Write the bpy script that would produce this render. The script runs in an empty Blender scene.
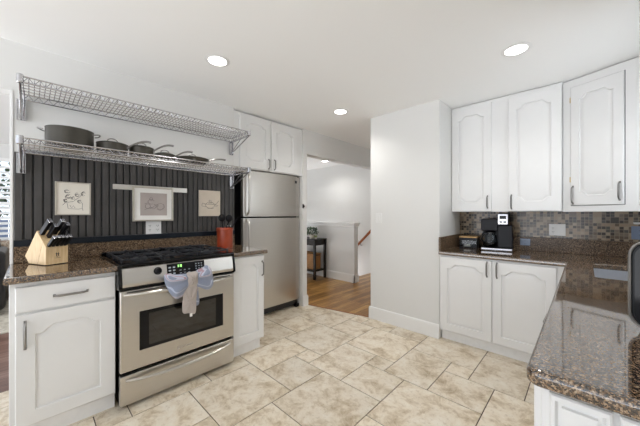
import bpy, bmesh, math, random
from mathutils import Vector, Matrix
R = math.radians
SC = bpy.context.scene
COL = SC.collection
random.seed(7)

# ------------------------------------------------------------------ camera
cam_d = bpy.data.cameras.new('camera')
cam = bpy.data.objects.new('camera', cam_d); COL.objects.link(cam)
cam.location = (0, 0, 1.27)
cam.rotation_euler = (R(90), 0, R(43.7))
cam_d.sensor_width = 36
cam_d.lens = 277 / 640 * 36
cam_d.shift_y = 1 / 640
cam_d.clip_start = 0.02
SC.camera = cam

# ------------------------------------------------------------------ world, exposure, large lights
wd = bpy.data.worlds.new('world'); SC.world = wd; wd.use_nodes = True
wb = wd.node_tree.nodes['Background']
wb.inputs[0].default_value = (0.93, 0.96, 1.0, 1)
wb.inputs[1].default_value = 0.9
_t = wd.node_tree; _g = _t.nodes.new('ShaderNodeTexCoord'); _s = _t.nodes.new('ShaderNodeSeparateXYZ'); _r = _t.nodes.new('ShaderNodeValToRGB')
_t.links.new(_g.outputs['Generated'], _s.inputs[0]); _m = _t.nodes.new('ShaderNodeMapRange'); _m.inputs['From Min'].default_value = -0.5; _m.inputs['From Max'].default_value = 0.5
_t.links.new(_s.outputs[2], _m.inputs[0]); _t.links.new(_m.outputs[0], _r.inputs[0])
# sky; brighter lower half is added to light the ceiling from the open rear
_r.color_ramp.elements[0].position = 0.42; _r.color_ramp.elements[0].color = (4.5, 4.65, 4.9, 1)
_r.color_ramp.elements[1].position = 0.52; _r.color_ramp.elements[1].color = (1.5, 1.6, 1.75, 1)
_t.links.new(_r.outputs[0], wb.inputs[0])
SC.view_settings.view_transform = 'Standard'
SC.view_settings.look = 'None'
SC.view_settings.exposure = 0.03
SC.cycles.max_bounces = 14; SC.cycles.diffuse_bounces = 9; SC.cycles.glossy_bounces = 6
SC.view_settings.gamma = 1
SC.view_settings.use_curve_mapping = False

def area(name, loc, rot, sx, sy, power, col=(1, 1, 1)):
    l = bpy.data.lights.new(name, 'AREA'); l.shape = 'RECTANGLE'; l.size = sx; l.size_y = sy
    l.energy = power; l.color = col
    o = bpy.data.objects.new(name, l); COL.objects.link(o); o.location = loc; o.rotation_euler = rot
    return o
# daylight through the sink window; overhead lamp standing in for living room daylight
area('window_daylight', (0.75, 2.65, 1.7), (0, R(90), 0), 0.9, 0.6, 6, (0.93, 0.97, 1))
area('living_room_daylight', (-5.4, -1.2, 2.3), (0, 0, 0), 1.5, 1.5, 18, (0.9, 0.95, 1))
CEIL_W = 20

# ------------------------------------------------------------------ materials
def srgb(r, g, b):
    f = lambda v: (v / 255 / 12.92) if v / 255 <= 0.04045 else ((v / 255 + 0.055) / 1.055) ** 2.4
    return (f(r), f(g), f(b), 1)

class NM:
    def __init__(s, name):
        s.m = bpy.data.materials.new(name); s.m.use_nodes = True
        s.t = s.m.node_tree; s.b = s.t.nodes['Principled BSDF']
    def n(s, kind, **kw):
        nd = s.t.nodes.new(kind)
        for k, v in kw.items():
            if k.startswith('i_'):
                key = k[2:]
                key = int(key) if key.isdigit() else key.replace('_', ' ')
                nd.inputs[key].default_value = v
            else: setattr(nd, k, v)
        return nd
    def l(s, a, b): s.t.links.new(a, b)
    def set(s, **kw):
        for k, v in kw.items(): s.b.inputs[k.replace('_', ' ')].default_value = v
        return s
    def ramp(s, fac, stops, mode='LINEAR'):
        r = s.n('ShaderNodeValToRGB'); r.color_ramp.interpolation = mode
        e = r.color_ramp.elements
        while len(e) < len(stops): e.new(0.5)
        for i, (p, c) in enumerate(stops): e[i].position = p; e[i].color = c
        s.l(fac, r.inputs[0]); return r
    def bump(s, h, strength=0.2, dist=0.002):
        bp = s.n('ShaderNodeBump'); bp.inputs['Strength'].default_value = strength; bp.inputs['Distance'].default_value = dist
        s.l(h, bp.inputs['Height']); s.l(bp.outputs[0], s.b.inputs['Normal'])
    def obj(s, scale=(1, 1, 1), rot=(0, 0, 0), world=False):
        if world:
            tc = s.n('ShaderNodeNewGeometry'); src = tc.outputs['Position']
        else:
            tc = s.n('ShaderNodeTexCoord'); src = tc.outputs['Object']
        mp = s.n('ShaderNodeMapping'); mp.inputs['Scale'].default_value = scale; mp.inputs['Rotation'].default_value = rot
        s.l(src, mp.inputs[0]); return mp.outputs[0]

def plain(name, col, rough=0.5, metal=0.0, noise=0.0, nscale=20, **kw):
    a = NM(name); a.set(Roughness=rough, Metallic=metal)
    a.b.inputs['Base Color'].default_value = col
    if noise:
        v = a.obj(); nz = a.n('ShaderNodeTexNoise', i_Scale=nscale, i_Detail=4.0); a.l(v, nz.inputs[0])
        lo = tuple(c * (1 - noise) for c in col[:3]) + (1,); hi = tuple(min(1, c * (1 + noise)) for c in col[:3]) + (1,)
        r = a.ramp(nz.outputs[0], [(0.3, lo), (0.7, hi)]); a.l(r.outputs[0], a.b.inputs['Base Color'])
    for k, v in kw.items(): a.b.inputs[k.replace('_', ' ')].default_value = v
    return a.m

M = {}
def wallpaint(name, col, rough=0.6):
    a = NM(name); a.set(Roughness=rough); a.b.inputs['Base Color'].default_value = col
    v = a.obj(); nz = a.n('ShaderNodeTexNoise', i_Scale=160.0, i_Detail=3.0); a.l(v, nz.inputs[0]); a.bump(nz.outputs[0], 0.12, 0.001)
    return a.m
M['wall'] = wallpaint('wall_paint', (0.73, 0.729, 0.715, 1))
M['ceiling'] = wallpaint('ceiling_paint', (0.93, 0.93, 0.92, 1), 0.8)
M['white'] = plain('white_cabinet_paint', (0.765, 0.765, 0.76, 1), 0.32, noise=0.02, nscale=3)
M['trim'] = plain('white_trim_paint', (0.84, 0.84, 0.83, 1), 0.35, noise=0.02, nscale=3)
M['toe'] = plain('toe_kick_paint', (0.84, 0.84, 0.84, 1), 0.45, noise=0.03)
M['black'] = plain('black_enamel', (0.005, 0.005, 0.006, 1), 0.12, noise=0.1, Specular_IOR_Level=0.25)
M['blackmatte'] = plain('black_matte', (0.02, 0.02, 0.021, 1), 0.5, noise=0.1)
M['iron'] = plain('cast_iron', (0.028, 0.030, 0.036, 1), 0.38, noise=0.2, nscale=60, Specular_IOR_Level=0.35)
M['blackplastic'] = plain('black_plastic', (0.006, 0.006, 0.008, 1), 0.3, noise=0.1, Specular_IOR_Level=0.2)
M['glassdark'] = plain('oven_glass', (0.008, 0.007, 0.006, 1), 0.05, noise=0.1, Specular_IOR_Level=0.9)
M['chrome'] = plain('chrome', (0.55, 0.55, 0.575, 1), 0.2, 1.0, noise=0.03)
M['nickel'] = plain('brushed_nickel', (0.27, 0.26, 0.25, 1), 0.3, 1.0, noise=0.05)
M['brass'] = plain('brass', (0.6, 0.45, 0.2, 1), 0.35, 1.0, noise=0.05)
M['pan'] = plain('hard_anodised_pan', (0.055, 0.05, 0.040, 1), 0.40, 0.4, noise=0.08)
M['darkwood'] = plain('espresso_wood', (0.012, 0.008, 0.006, 1), 0.35, noise=0.2, Specular_IOR_Level=0.3)
M['terracotta'] = plain('orange_red_glaze', srgb(156, 62, 32), 0.3, noise=0.18, nscale=12)
M['plate'] = plain('switch_plate_plastic', (0.78, 0.78, 0.77, 1), 0.35, noise=0.02)
M['slot'] = plain('outlet_slot', (0.05, 0.05, 0.05, 1), 0.6, noise=0.05)
M['daylit_plate_fence'] = plain('daylit_plate_fence_blue', srgb(120, 135, 160), 0.25, noise=0.05)  # blue daylight cast painted into the outlet plates; fence boards' own colour
M['ledge'] = plain('navy_black_ledge_paint', (0.009, 0.013, 0.020, 1), 0.28, noise=0.1, Specular_IOR_Level=0.25)
M['bead'] = plain('charcoal_board_paint', (0.062, 0.058, 0.056, 1), 0.45, noise=0.15, nscale=8, Specular_IOR_Level=0.35)
M['groove'] = plain('dark_groove_paint', (0.007, 0.007, 0.007, 1), 0.6, noise=0.1)
M['leaf'] = plain('leaf_green', srgb(48, 74, 42), 0.5, noise=0.35, nscale=40)
M['leafpale'] = plain('pale_leaf_green', srgb(150, 165, 95), 0.5, noise=0.3, nscale=40)
M['pot'] = plain('white_ceramic', (0.6, 0.57, 0.5, 1), 0.35, noise=0.05)
M['leather'] = plain('dark_leather', (0.018, 0.017, 0.017, 1), 0.38, noise=0.25, nscale=14)
M['paper'] = plain('drawing_paper', srgb(226, 220, 208), 0.7, noise=0.03, nscale=6)
M['mat'] = plain('white_mat_board', srgb(235, 233, 228), 0.7, noise=0.02)
M['lilac'] = plain('grey_lilac_print', srgb(176, 166, 160), 0.7, noise=0.06, nscale=9)
M['canvas'] = plain('cream_canvas', srgb(206, 194, 178), 0.75, noise=0.05, nscale=9)
M['ink'] = plain('ink', (0.03, 0.03, 0.035, 1), 0.8, noise=0.1)
M['softink'] = plain('soft_ink', (0.16, 0.14, 0.16, 1), 0.8, noise=0.1)
M['oak'] = plain('handrail_oak', srgb(150, 84, 40), 0.35, noise=0.25, nscale=25)
M['silverframe'] = plain('champagne_frame', srgb(185, 178, 166), 0.3, 0.4, noise=0.06)
M['glass'] = plain('clear_glass', (0.9, 0.93, 0.95, 1), 0.02, Transmission_Weight=1.0, IOR=1.3)
M['digits'] = NM('display_digits').set(Emission_Strength=2.0).m
M['digits'].node_tree.nodes['Principled BSDF'].inputs['Emission Color'].default_value = (0.25, 1, 0.1, 1)
M['buttons'] = plain('panel_print', (0.45, 0.5, 0.55, 1), 0.5, noise=0.05)
lamp = NM('lamp_glow'); lamp.b.inputs['Emission Color'].default_value = (1, 0.97, 0.92, 1); lamp.b.inputs['Emission Strength'].default_value = 9
M['lamp'] = lamp.m

def stainless():
    a = NM('brushed_stainless'); a.set(Metallic=1.0, Roughness=0.27)
    v = a.obj((2, 2, 260)); nz = a.n('ShaderNodeTexNoise', i_Scale=3.0, i_Detail=3.0); a.l(v, nz.inputs[0])
    r = a.ramp(nz.outputs[0], [(0.3, (0.565, 0.54, 0.50, 1)), (0.7, (0.625, 0.60, 0.56, 1))]); a.l(r.outputs[0], a.b.inputs['Base Color'])
    rr = a.n('ShaderNodeMapRange', i_To_Min=0.26, i_To_Max=0.33); a.l(nz.outputs[0], rr.inputs[0]); a.l(rr.outputs[0], a.b.inputs['Roughness'])
    a.set(Anisotropic=0.5)
    return a.m
M['steel'] = stainless()

def granite(name='brown_granite', **kw):
    a = NM(name); a.set(**(kw or dict(Roughness=0.05, IOR=1.8, Specular_IOR_Level=0.6, Coat_Weight=0.35, Coat_Roughness=0.03)))
    v = a.obj(world=True)
    v1 = a.n('ShaderNodeTexVoronoi', i_Scale=290.0); a.l(v, v1.inputs[0])
    n1 = a.n('ShaderNodeTexNoise', i_Scale=120.0, i_Detail=5.0, i_Roughness=0.7); a.l(v, n1.inputs[0])
    sep = a.n('ShaderNodeSeparateColor'); a.l(v1.outputs['Color'], sep.inputs[0])
    mx = a.n('ShaderNodeMath', operation='MULTIPLY_ADD'); a.l(sep.outputs[0], mx.inputs[0]); mx.inputs[1].default_value = 0.40
    sc = a.n('ShaderNodeMath', operation='MULTIPLY'); a.l(n1.outputs[0], sc.inputs[0]); sc.inputs[1].default_value = 0.64
    a.l(sc.outputs[0], mx.inputs[2])
    r = a.ramp(mx.outputs[0], [(0.30, srgb(12, 11, 14)), (0.43, srgb(42, 33, 28)), (0.54, srgb(92, 72, 54)), (0.64, srgb(138, 112, 86)), (0.75, srgb(170, 150, 126))])
    a.l(r.outputs[0], a.b.inputs['Base Color'])
    return a.m
M['granite'] = granite()
M['granite_honed'] = granite('satin_brown_granite', Roughness=0.3, IOR=1.5, Specular_IOR_Level=0.3)
M['sinksteel'] = plain('satin_sink_steel', (0.66, 0.68, 0.72, 1), 0.3, 0.75, noise=0.03)

def travertine():
    a = NM('travertine_tile'); a.set(Roughness=0.33)
    g = a.n('ShaderNodeNewGeometry')
    off = a.n('ShaderNodeVectorMath', operation='SCALE'); off.inputs[0].default_value = (7, 3, 1)
    sc = a.n('ShaderNodeMath', operation='MULTIPLY'); sc.inputs[1].default_value = 9.0; a.l(g.outputs['Random Per Island'], sc.inputs[0])
    a.l(sc.outputs[0], off.inputs['Scale'])
    add = a.n('ShaderNodeVectorMath', operation='ADD'); a.l(g.outputs['Position'], add.inputs[0]); a.l(off.outputs[0], add.inputs[1])
    n1 = a.n('ShaderNodeTexNoise', i_Scale=6.5, i_Detail=9.0, i_Roughness=0.72, i_Distortion=0.4); a.l(add.outputs[0], n1.inputs[0])
    r = a.ramp(n1.outputs[0], [(0.30, srgb(168, 146, 116)), (0.42, srgb(205, 189, 163)), (0.50, srgb(226, 214, 194)), (0.64, srgb(236, 228, 213))])
    n2 = a.n('ShaderNodeTexNoise', i_Scale=34.0, i_Detail=6.0, i_Roughness=0.75); a.l(add.outputs[0], n2.inputs[0])
    r2 = a.ramp(n2.outputs[0], [(0.36, (0.66, 0.60, 0.52, 1)), (0.47, (1, 1, 1, 1))])
    mx = a.n('ShaderNodeMix', data_type='RGBA', blend_type='MULTIPLY'); mx.inputs[0].default_value = 0.55
    a.l(r.outputs[0], mx.inputs[6]); a.l(r2.outputs[0], mx.inputs[7])
    hs = a.n('ShaderNodeHueSaturation'); mr = a.n('ShaderNodeMapRange', i_To_Min=0.9, i_To_Max=1.08)
    a.l(g.outputs['Random Per Island'], mr.inputs[0]); a.l(mr.outputs[0], hs.inputs['Value']); a.l(mx.outputs[2], hs.inputs['Color'])
    a.l(hs.outputs[0], a.b.inputs['Base Color']); a.bump(n2.outputs[0], 0.15, 0.002)
    return a.m
M['tile'] = travertine()
M['grout'] = plain('brown_grout', srgb(78, 66, 54), 0.8, noise=0.1)

def planks(name, c1, c2, c3, w=0.085, length=0.9):
    a = NM(name); a.set(Roughness=0.28)
    g = a.n('ShaderNodeNewGeometry'); sp = a.n('ShaderNodeSeparateXYZ'); a.l(g.outputs['Position'], sp.inputs[0])
    cb = a.n('ShaderNodeCombineXYZ'); a.l(sp.outputs[1], cb.inputs[0]); a.l(sp.outputs[0], cb.inputs[1])
    br = a.n('ShaderNodeTexBrick', offset=0.37, i_Color1=(0, 0, 0, 1), i_Color2=(1, 1, 1, 1), i_Mortar=(0, 0, 0, 1), i_Scale=1.0)
    br.inputs['Brick Width'].default_value = length; br.inputs['Row Height'].default_value = w; br.inputs['Mortar Size'].default_value = 0.0015
    a.l(cb.outputs[0], br.inputs[0])
    mp = a.n('ShaderNodeMapping'); mp.inputs['Scale'].default_value = (1.6, 16, 1); a.l(cb.outputs[0], mp.inputs[0])
    nz = a.n('ShaderNodeTexNoise', i_Scale=2.5, i_Detail=7.0, i_Distortion=0.8); a.l(mp.outputs[0], nz.inputs[0])
    bw = a.n('ShaderNodeRGBToBW'); a.l(br.outputs[0], bw.inputs[0])
    m = a.n('ShaderNodeMath', operation='MULTIPLY_ADD'); a.l(bw.outputs[0], m.inputs[0]); m.inputs[1].default_value = 0.35
    s2 = a.n('ShaderNodeMath', operation='MULTIPLY'); a.l(nz.outputs[0], s2.inputs[0]); s2.inputs[1].default_value = 0.75; a.l(s2.outputs[0], m.inputs[2])
    r = a.ramp(m.outputs[0], [(0.2, c1), (0.5, c2), (0.75, c3)])
    mx = a.n('ShaderNodeMix', data_type='RGBA', blend_type='MIX'); a.l(br.outputs['Fac'], mx.inputs[0]); a.l(r.outputs[0], mx.inputs[6]); mx.inputs[7].default_value = (0.03, 0.015, 0.01, 1)
    a.l(mx.outputs[2], a.b.inputs['Base Color'])
    return a.m
M['hallwood'] = planks('hall_plank_floor', srgb(84, 52, 18), srgb(156, 110, 54), srgb(200, 156, 92))
M['livwood'] = planks('living_plank_floor', srgb(84, 56, 48), srgb(128, 96, 84), srgb(158, 128, 114), 0.12)

def woodgrain(name, c1, c2, rough=0.45, sc=(3, 3, 40)):
    a = NM(name); a.set(Roughness=rough); v = a.obj(sc)
    nz = a.n('ShaderNodeTexNoise', i_Scale=3.0, i_Detail=5.0, i_Distortion=0.5); a.l(v, nz.inputs[0])
    r = a.ramp(nz.outputs[0], [(0.3, c1), (0.7, c2)]); a.l(r.outputs[0], a.b.inputs['Base Color']); return a.m
M['beech'] = woodgrain('beech_block', srgb(212, 180, 134), srgb(232, 204, 160), sc=(30, 30, 4))
M['lidwood'] = woodgrain('light_wood', srgb(188, 146, 92), srgb(218, 178, 122), sc=(3, 30, 30))

def wicker():
    a = NM('woven_wicker'); a.set(Roughness=0.7); v = a.obj((1, 1, 1))
    w = a.n('ShaderNodeTexWave', bands_direction='Z', i_Scale=14.0, i_Distortion=2.0, i_Detail=2.0); a.l(v, w.inputs[0])
    r = a.ramp(w.outputs[0], [(0.0, srgb(84, 54, 28)), (1.0, srgb(190, 142, 88))]); a.l(r.outputs[0], a.b.inputs['Base Color'])
    a.bump(w.outputs[0], 0.5, 0.004); return a.m
M['wicker'] = wicker()

def mosaic():
    a = NM('mosaic_tile'); a.set(Roughness=0.2)
    g = a.n('ShaderNodeNewGeometry')
    sp = a.n('ShaderNodeSeparateXYZ'); a.l(g.outputs['Position'], sp.inputs[0])
    cb = a.n('ShaderNodeCombineXYZ'); a.l(sp.outputs[0], cb.inputs[0]); a.l(sp.outputs[2], cb.inputs[1])
    def grid(size):
        s = a.n('ShaderNodeVectorMath', operation='SCALE'); s.inputs['Scale'].default_value = 1 / size; a.l(cb.outputs[0], s.inputs[0])
        fl = a.n('ShaderNodeVectorMath', operation='FLOOR'); a.l(s.outputs[0], fl.inputs[0])
        fr = a.n('ShaderNodeVectorMath', operation='FRACTION'); a.l(s.outputs[0], fr.inputs[0])
        wn = a.n('ShaderNodeTexWhiteNoise', noise_dimensions='3D'); a.l(fl.outputs[0], wn.inputs[0])
        f = a.n('ShaderNodeSeparateXYZ'); a.l(fr.outputs[0], f.inputs[0])
        edge = []
        for k in (0, 1):
            p = a.n('ShaderNodeMath', operation='PINGPONG'); p.inputs[1].default_value = 0.5; a.l(f.outputs[k], p.inputs[0])
            lt = a.n('ShaderNodeMath', operation='LESS_THAN'); lt.inputs[1].default_value = 0.0014 / size; a.l(p.outputs[0], lt.inputs[0]); edge.append(lt)
        mxn = a.n('ShaderNodeMath', operation='MAXIMUM'); a.l(edge[0].outputs[0], mxn.inputs[0]); a.l(edge[1].outputs[0], mxn.inputs[1])
        return wn, mxn
    w1, e1 = grid(0.027); w2, e2 = grid(0.054)
    pick = a.n('ShaderNodeMath', operation='GREATER_THAN'); pick.inputs[1].default_value = 0.86
    sc = a.n('ShaderNodeSeparateColor'); a.l(w2.outputs['Color'], sc.inputs[0]); a.l(sc.outputs[1], pick.inputs[0])
    mv = a.n('ShaderNodeMix', data_type='FLOAT'); a.l(pick.outputs[0], mv.inputs[0]); a.l(w1.outputs['Value'], mv.inputs[2]); a.l(w2.outputs['Value'], mv.inputs[3])
    me = a.n('ShaderNodeMix', data_type='FLOAT'); a.l(pick.outputs[0], me.inputs[0]); a.l(e1.outputs[0], me.inputs[2]); a.l(e2.outputs[0], me.inputs[3])
    r = a.ramp(mv.outputs[0], [(0.0, srgb(52, 43, 35)), (0.22, srgb(150, 130, 106)), (0.42, srgb(92, 76, 60)), (0.58, srgb(158, 142, 120)), (0.72, srgb(118, 104, 88)), (0.86, srgb(74, 70, 64))], 'CONSTANT')
    mx = a.n('ShaderNodeMix', data_type='RGBA'); a.l(me.outputs[0], mx.inputs[0]); a.l(r.outputs[0], mx.inputs[6]); mx.inputs[7].default_value = srgb(150, 136, 116)
    a.l(mx.outputs[2], a.b.inputs['Base Color']); return a.m
M['mosaic'] = mosaic()

def towel(name, base, stripes=True):
    a = NM(name); a.set(Roughness=0.9, Sheen_Weight=0.3)
    v = a.obj((1, 1, 1))
    nz = a.n('ShaderNodeTexNoise', i_Scale=300.0); a.l(v, nz.inputs[0]); a.bump(nz.outputs[0], 0.4, 0.002)
    if stripes:
        sp = a.n('ShaderNodeSeparateXYZ'); a.l(v, sp.inputs[0])
        ad = a.n('ShaderNodeMath', operation='MULTIPLY_ADD'); ad.inputs[1].default_value = 0.45; a.l(sp.outputs[2], ad.inputs[0]); a.l(sp.outputs[0], ad.inputs[2])
        ml = a.n('ShaderNodeMath', operation='MULTIPLY'); ml.inputs[1].default_value = 13.0; a.l(ad.outputs[0], ml.inputs[0])
        fr = a.n('ShaderNodeMath', operation='FRACT'); a.l(ml.outputs[0], fr.inputs[0])
        r = a.ramp(fr.outputs[0], [(0, base), (0.40, srgb(186, 190, 206)), (0.45, srgb(172, 142, 152)), (0.49, srgb(186, 190, 206)), (0.54, base), (0.92, srgb(176, 184, 204))], 'CONSTANT')
        a.l(r.outputs[0], a.b.inputs['Base Color'])
    else: a.b.inputs['Base Color'].default_value = base
    return a.m
M['towel'] = towel('blue_striped_cloth', srgb(138, 146, 166))
M['towelband'] = towel('taupe_cloth', srgb(176, 166, 160), False)

def rugmat(name, c1, c2, s=9):
    a = NM(name); a.set(Roughness=0.95); v = a.obj()
    vo = a.n('ShaderNodeTexNoise', i_Scale=float(s), i_Detail=4.0, i_Distortion=2.0); a.l(v, vo.inputs[0])
    r = a.ramp(vo.outputs[0], [(0.42, c1), (0.55, c2)]); a.l(r.outputs[0], a.b.inputs['Base Color']); a.bump(vo.outputs[0], 0.4, 0.01); return a.m
M['rug'] = rugmat('pale_patterned_rug', srgb(184, 176, 160), srgb(208, 202, 188))
M['pillow'] = rugmat('beige_patterned_fabric', srgb(150, 130, 112), srgb(198, 186, 170), 16)

# ------------------------------------------------------------------ mesh helpers
class MB:
    """collects shapes in one bmesh"""
    def __init__(s): s.bm = bmesh.new()
    def _merge(s, t):
        me = bpy.data.meshes.new('t'); t.to_mesh(me); t.free(); s.bm.from_mesh(me); bpy.data.meshes.remove(me); return s
    def box(s, x0, x1, y0, y1, z0, z1, bev=0.0, seg=2, mat=None):
        t = bmesh.new(); bmesh.ops.create_cube(t, size=1)
        sx, sy, sz = abs(x1 - x0), abs(y1 - y0), abs(z1 - z0)
        bmesh.ops.scale(t, vec=(sx, sy, sz), verts=t.verts)
        bmesh.ops.translate(t, vec=((x0 + x1) / 2, (y0 + y1) / 2, (z0 + z1) / 2), verts=t.verts)
        if bev:
            bmesh.ops.bevel(t, geom=t.edges[:], offset=min(bev, 0.45 * min(sx, sy, sz)), segments=seg, affect='EDGES', profile=0.5)
        if mat is not None: bmesh.ops.transform(t, matrix=mat, verts=t.verts)
        return s._merge(t)
    def tube(s, pts, r, n=8, cap=True, closed=False):
        pts = [Vector(p) for p in pts]; t = bmesh.new(); rings = []
        rr = r if isinstance(r, (list, tuple)) else [r] * len(pts)
        N = len(pts); prev = None
        for i, p in enumerate(pts):
            if closed: d = (pts[(i + 1) % N] - pts[i - 1]).normalized()
            elif i == 0: d = (pts[1] - p).normalized()
            elif i == N - 1: d = (p - pts[i - 1]).normalized()
            else: d = ((pts[i + 1] - p).normalized() + (p - pts[i - 1]).normalized()).normalized()
            if prev is None:
                up = Vector((0, 0, 1)) if abs(d.z) < 0.9 else Vector((1, 0, 0)); a = d.cross(up).normalized()
            else:
                a = prev - d * prev.dot(d)
                a = a.normalized() if a.length > 1e-6 else d.cross(Vector((0, 0, 1))).normalized()
            prev = a; b = d.cross(a).normalized()
            rings.append([t.verts.new(p + (a * math.cos(2 * math.pi * k / n) + b * math.sin(2 * math.pi * k / n)) * rr[i]) for k in range(n)])
        for i in range(N if closed else N - 1):
            q, w = rings[i], rings[(i + 1) % N]
            for k in range(n): t.faces.new((q[k], q[(k + 1) % n], w[(k + 1) % n], w[k]))
        if cap and not closed: t.faces.new(list(reversed(rings[0]))); t.faces.new(rings[-1])
        bmesh.ops.recalc_face_normals(t, faces=t.faces)
        return s._merge(t)
    def lathe(s, prof, c=(0, 0, 0), n=28, mat=None, closed=False):
        t = bmesh.new(); rings = []
        for (r, z) in prof:
            if r < 1e-5: rings.append([t.verts.new((c[0], c[1], c[2] + z))])
            else: rings.append([t.verts.new((c[0] + r * math.cos(2 * math.pi * k / n), c[1] + r * math.sin(2 * math.pi * k / n), c[2] + z)) for k in range(n)])
        pairs = list(zip(rings, rings[1:])) + ([(rings[-1], rings[0])] if closed else [])
        for q, w in pairs:
            for k in range(n):
                a, b = q[k % len(q)], q[(k + 1) % len(q)]; c2, d = w[(k + 1) % len(w)], w[k % len(w)]
                vs = []
                for v in (a, b, c2, d):
                    if v not in vs: vs.append(v)
                if len(vs) > 2: t.faces.new(vs)
        bmesh.ops.recalc_face_normals(t, faces=t.faces)
        if mat is not None: bmesh.ops.transform(t, matrix=mat, verts=t.verts)
        return s._merge(t)
    def prism(s, poly, z0, z1, mat=None, bev=0.0, seg=2):
        """poly in xy extruded in z, then placed with mat"""
        t = bmesh.new(); vs = [t.verts.new((p[0], p[1], z0)) for p in poly]; f = t.faces.new(vs)
        ex = bmesh.ops.extrude_face_region(t, geom=[f]); nv = [v for v in ex['geom'] if isinstance(v, bmesh.types.BMVert)]
        bmesh.ops.translate(t, vec=(0, 0, z1 - z0), verts=nv); bmesh.ops.recalc_face_normals(t, faces=t.faces)
        if bev: bmesh.ops.bevel(t, geom=t.edges[:], offset=bev, segments=seg, affect='EDGES', profile=0.5)
        if mat is not None: bmesh.ops.transform(t, matrix=mat, verts=t.verts)
        return s._merge(t)
    def quad(s, *p):
        s.bm.faces.new([s.bm.verts.new(q) for q in p]); return s
    def ball(s, c, r, sc=(1, 1, 1), seg=14):
        t = bmesh.new(); bmesh.ops.create_uvsphere(t, u_segments=seg, v_segments=max(6, seg // 2), radius=r)
        bmesh.ops.scale(t, vec=sc, verts=t.verts); bmesh.ops.translate(t, vec=c, verts=t.verts); return s._merge(t)

def build(name, mb, mat, parent=None, ang=35):
    bm = mb.bm if isinstance(mb, MB) else mb
    me = bpy.data.meshes.new(name); bm.to_mesh(me); bm.free()
    me.polygons.foreach_set('use_smooth', [True] * len(me.polygons)); me.set_sharp_from_angle(angle=R(ang))
    me.materials.append(M[mat] if isinstance(mat, str) else mat)
    o = bpy.data.objects.new(name, me); COL.objects.link(o)
    if ang == 35:
        wn_ = o.modifiers.new('normals', 'WEIGHTED_NORMAL'); wn_.keep_sharp = True; wn_.weight = 80
    if parent: o.parent = parent
    return o
def tag(o, label, cat, group=None):
    o['label'] = label; o['category'] = cat
    if group: o['group'] = group
    return o
def thing(name, label, cat, loc=(0, 0, 0), rz=0, group=None):
    o = bpy.data.objects.new(name, None); COL.objects.link(o); o.empty_display_size = 0.05
    o.location = loc; o.rotation_euler = (0, 0, R(rz)); return tag(o, label, cat, group)
def struct(name, mb, mat, parent=None):
    o = build(name, mb, mat, parent)
    if not parent: o['kind'] = 'structure'
    return o
def copy_tree(o, parent=None):
    c = o.copy(); COL.objects.link(c)
    if parent: c.parent = parent
    for ch in list(o.children): copy_tree(ch, c)
    return c

CH = 2.44
# ================================================================== SETTING
# floor tiles: four sizes in a repeating pattern, each tile bevelled, over a grout bed
U = 0.1755; V = 0.1705; X0 = -0.297; Y0 = 0.785
def clip(poly, a, b, c):      # keep a*x+b*y<=c
    out = []
    for i in range(len(poly)):
        p, q = poly[i], poly[(i + 1) % len(poly)]
        dp, dq = a * p[0] + b * p[1] - c, a * q[0] + b * q[1] - c
        if dp <= 0: out.append(p)
        if (dp < 0 < dq) or (dq < 0 < dp):
            t = dp / (dp - dq); out.append((p[0] + (q[0] - p[0]) * t, p[1] + (q[1] - p[1]) * t))
    return out
fl = MB()
for m_ in range(-16, 17):
    for n_ in range(-16, 17):
        bi = -4 + 3 * m_ + 4 * n_; bj = 4 + 2 * m_ - 4 * n_
        for (i0, j0, w, h) in ((0, 0, 3, 3), (0, -3, 2, 3), (2, -1, 1, 1), (2, -3, 2, 2)):
            x0 = X0 + (bi + i0) * U; y0 = Y0 + (bj + j0) * V; x1 = x0 + w * U; y1 = y0 + h * V
            if x1 < -3.7 or x0 > 0.6 or y1 < -2.5 or y0 > 3.3: continue
            g = 0.0026
            poly = [(x0 + g, y0 + g), (x1 - g, y0 + g), (x1 - g, y1 - g), (x0 + g, y1 - g)]
            lim = 3.6 if (y0 + y1) / 2 > 1.0 else 3.0
            for a, b, c in ((-1, 0, lim), (-0.2222, 1, 2.69 + 2.8 * 0.2222), (1, 0, 0.6), (0, -1, 2.2)):
                poly = clip(poly, a, b, c)
                if len(poly) < 3: break
            if len(poly) < 3: continue
            cx = sum(p[0] for p in poly) / len(poly); cy = sum(p[1] for p in poly) / len(poly)
            top = [fl.bm.verts.new((p[0] + (cx - p[0]) * 0.004, p[1] + (cy - p[1]) * 0.004, 0.0)) for p in poly]
            bot = [fl.bm.verts.new((p[0], p[1], -0.004)) for p in poly]
            fl.bm.faces.new(top)
            for k in range(len(poly)):
                k2 = (k + 1) % len(poly); fl.bm.faces.new((bot[k], bot[k2], top[k2], top[k]))
struct('floor', fl, 'tile')
struct('floor_grout', MB().box(-3.6, 0.6, -2.2, 3.3, -0.06, -0.003), 'grout')
hw = MB(); hw.prism([(-6, 2.69), (-2.8, 2.69), (-1.8, 2.912), (-1.8, 5.3), (-3.33, 5.3), (-3.33, 4.25), (-6, 4.25)], -0.06, -0.0005)
struct('floor_hall', hw, 'hallwood')
struct('floor_living', MB().box(-7.1, -3.0, -4, 1.3, -0.06, 0.0), 'livwood')
struct('trim_1', MB().prism([(-2.83, 2.676), (-1.88, 2.888), (-1.88, 2.902), (-2.83, 2.69)], 0, 0.004), 'oak')

ce = MB()
ce.box(-7.2, 0.67, -2.4, 5.5, CH, CH + 0.08)
struct('ceiling', ce, 'ceiling')

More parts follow.
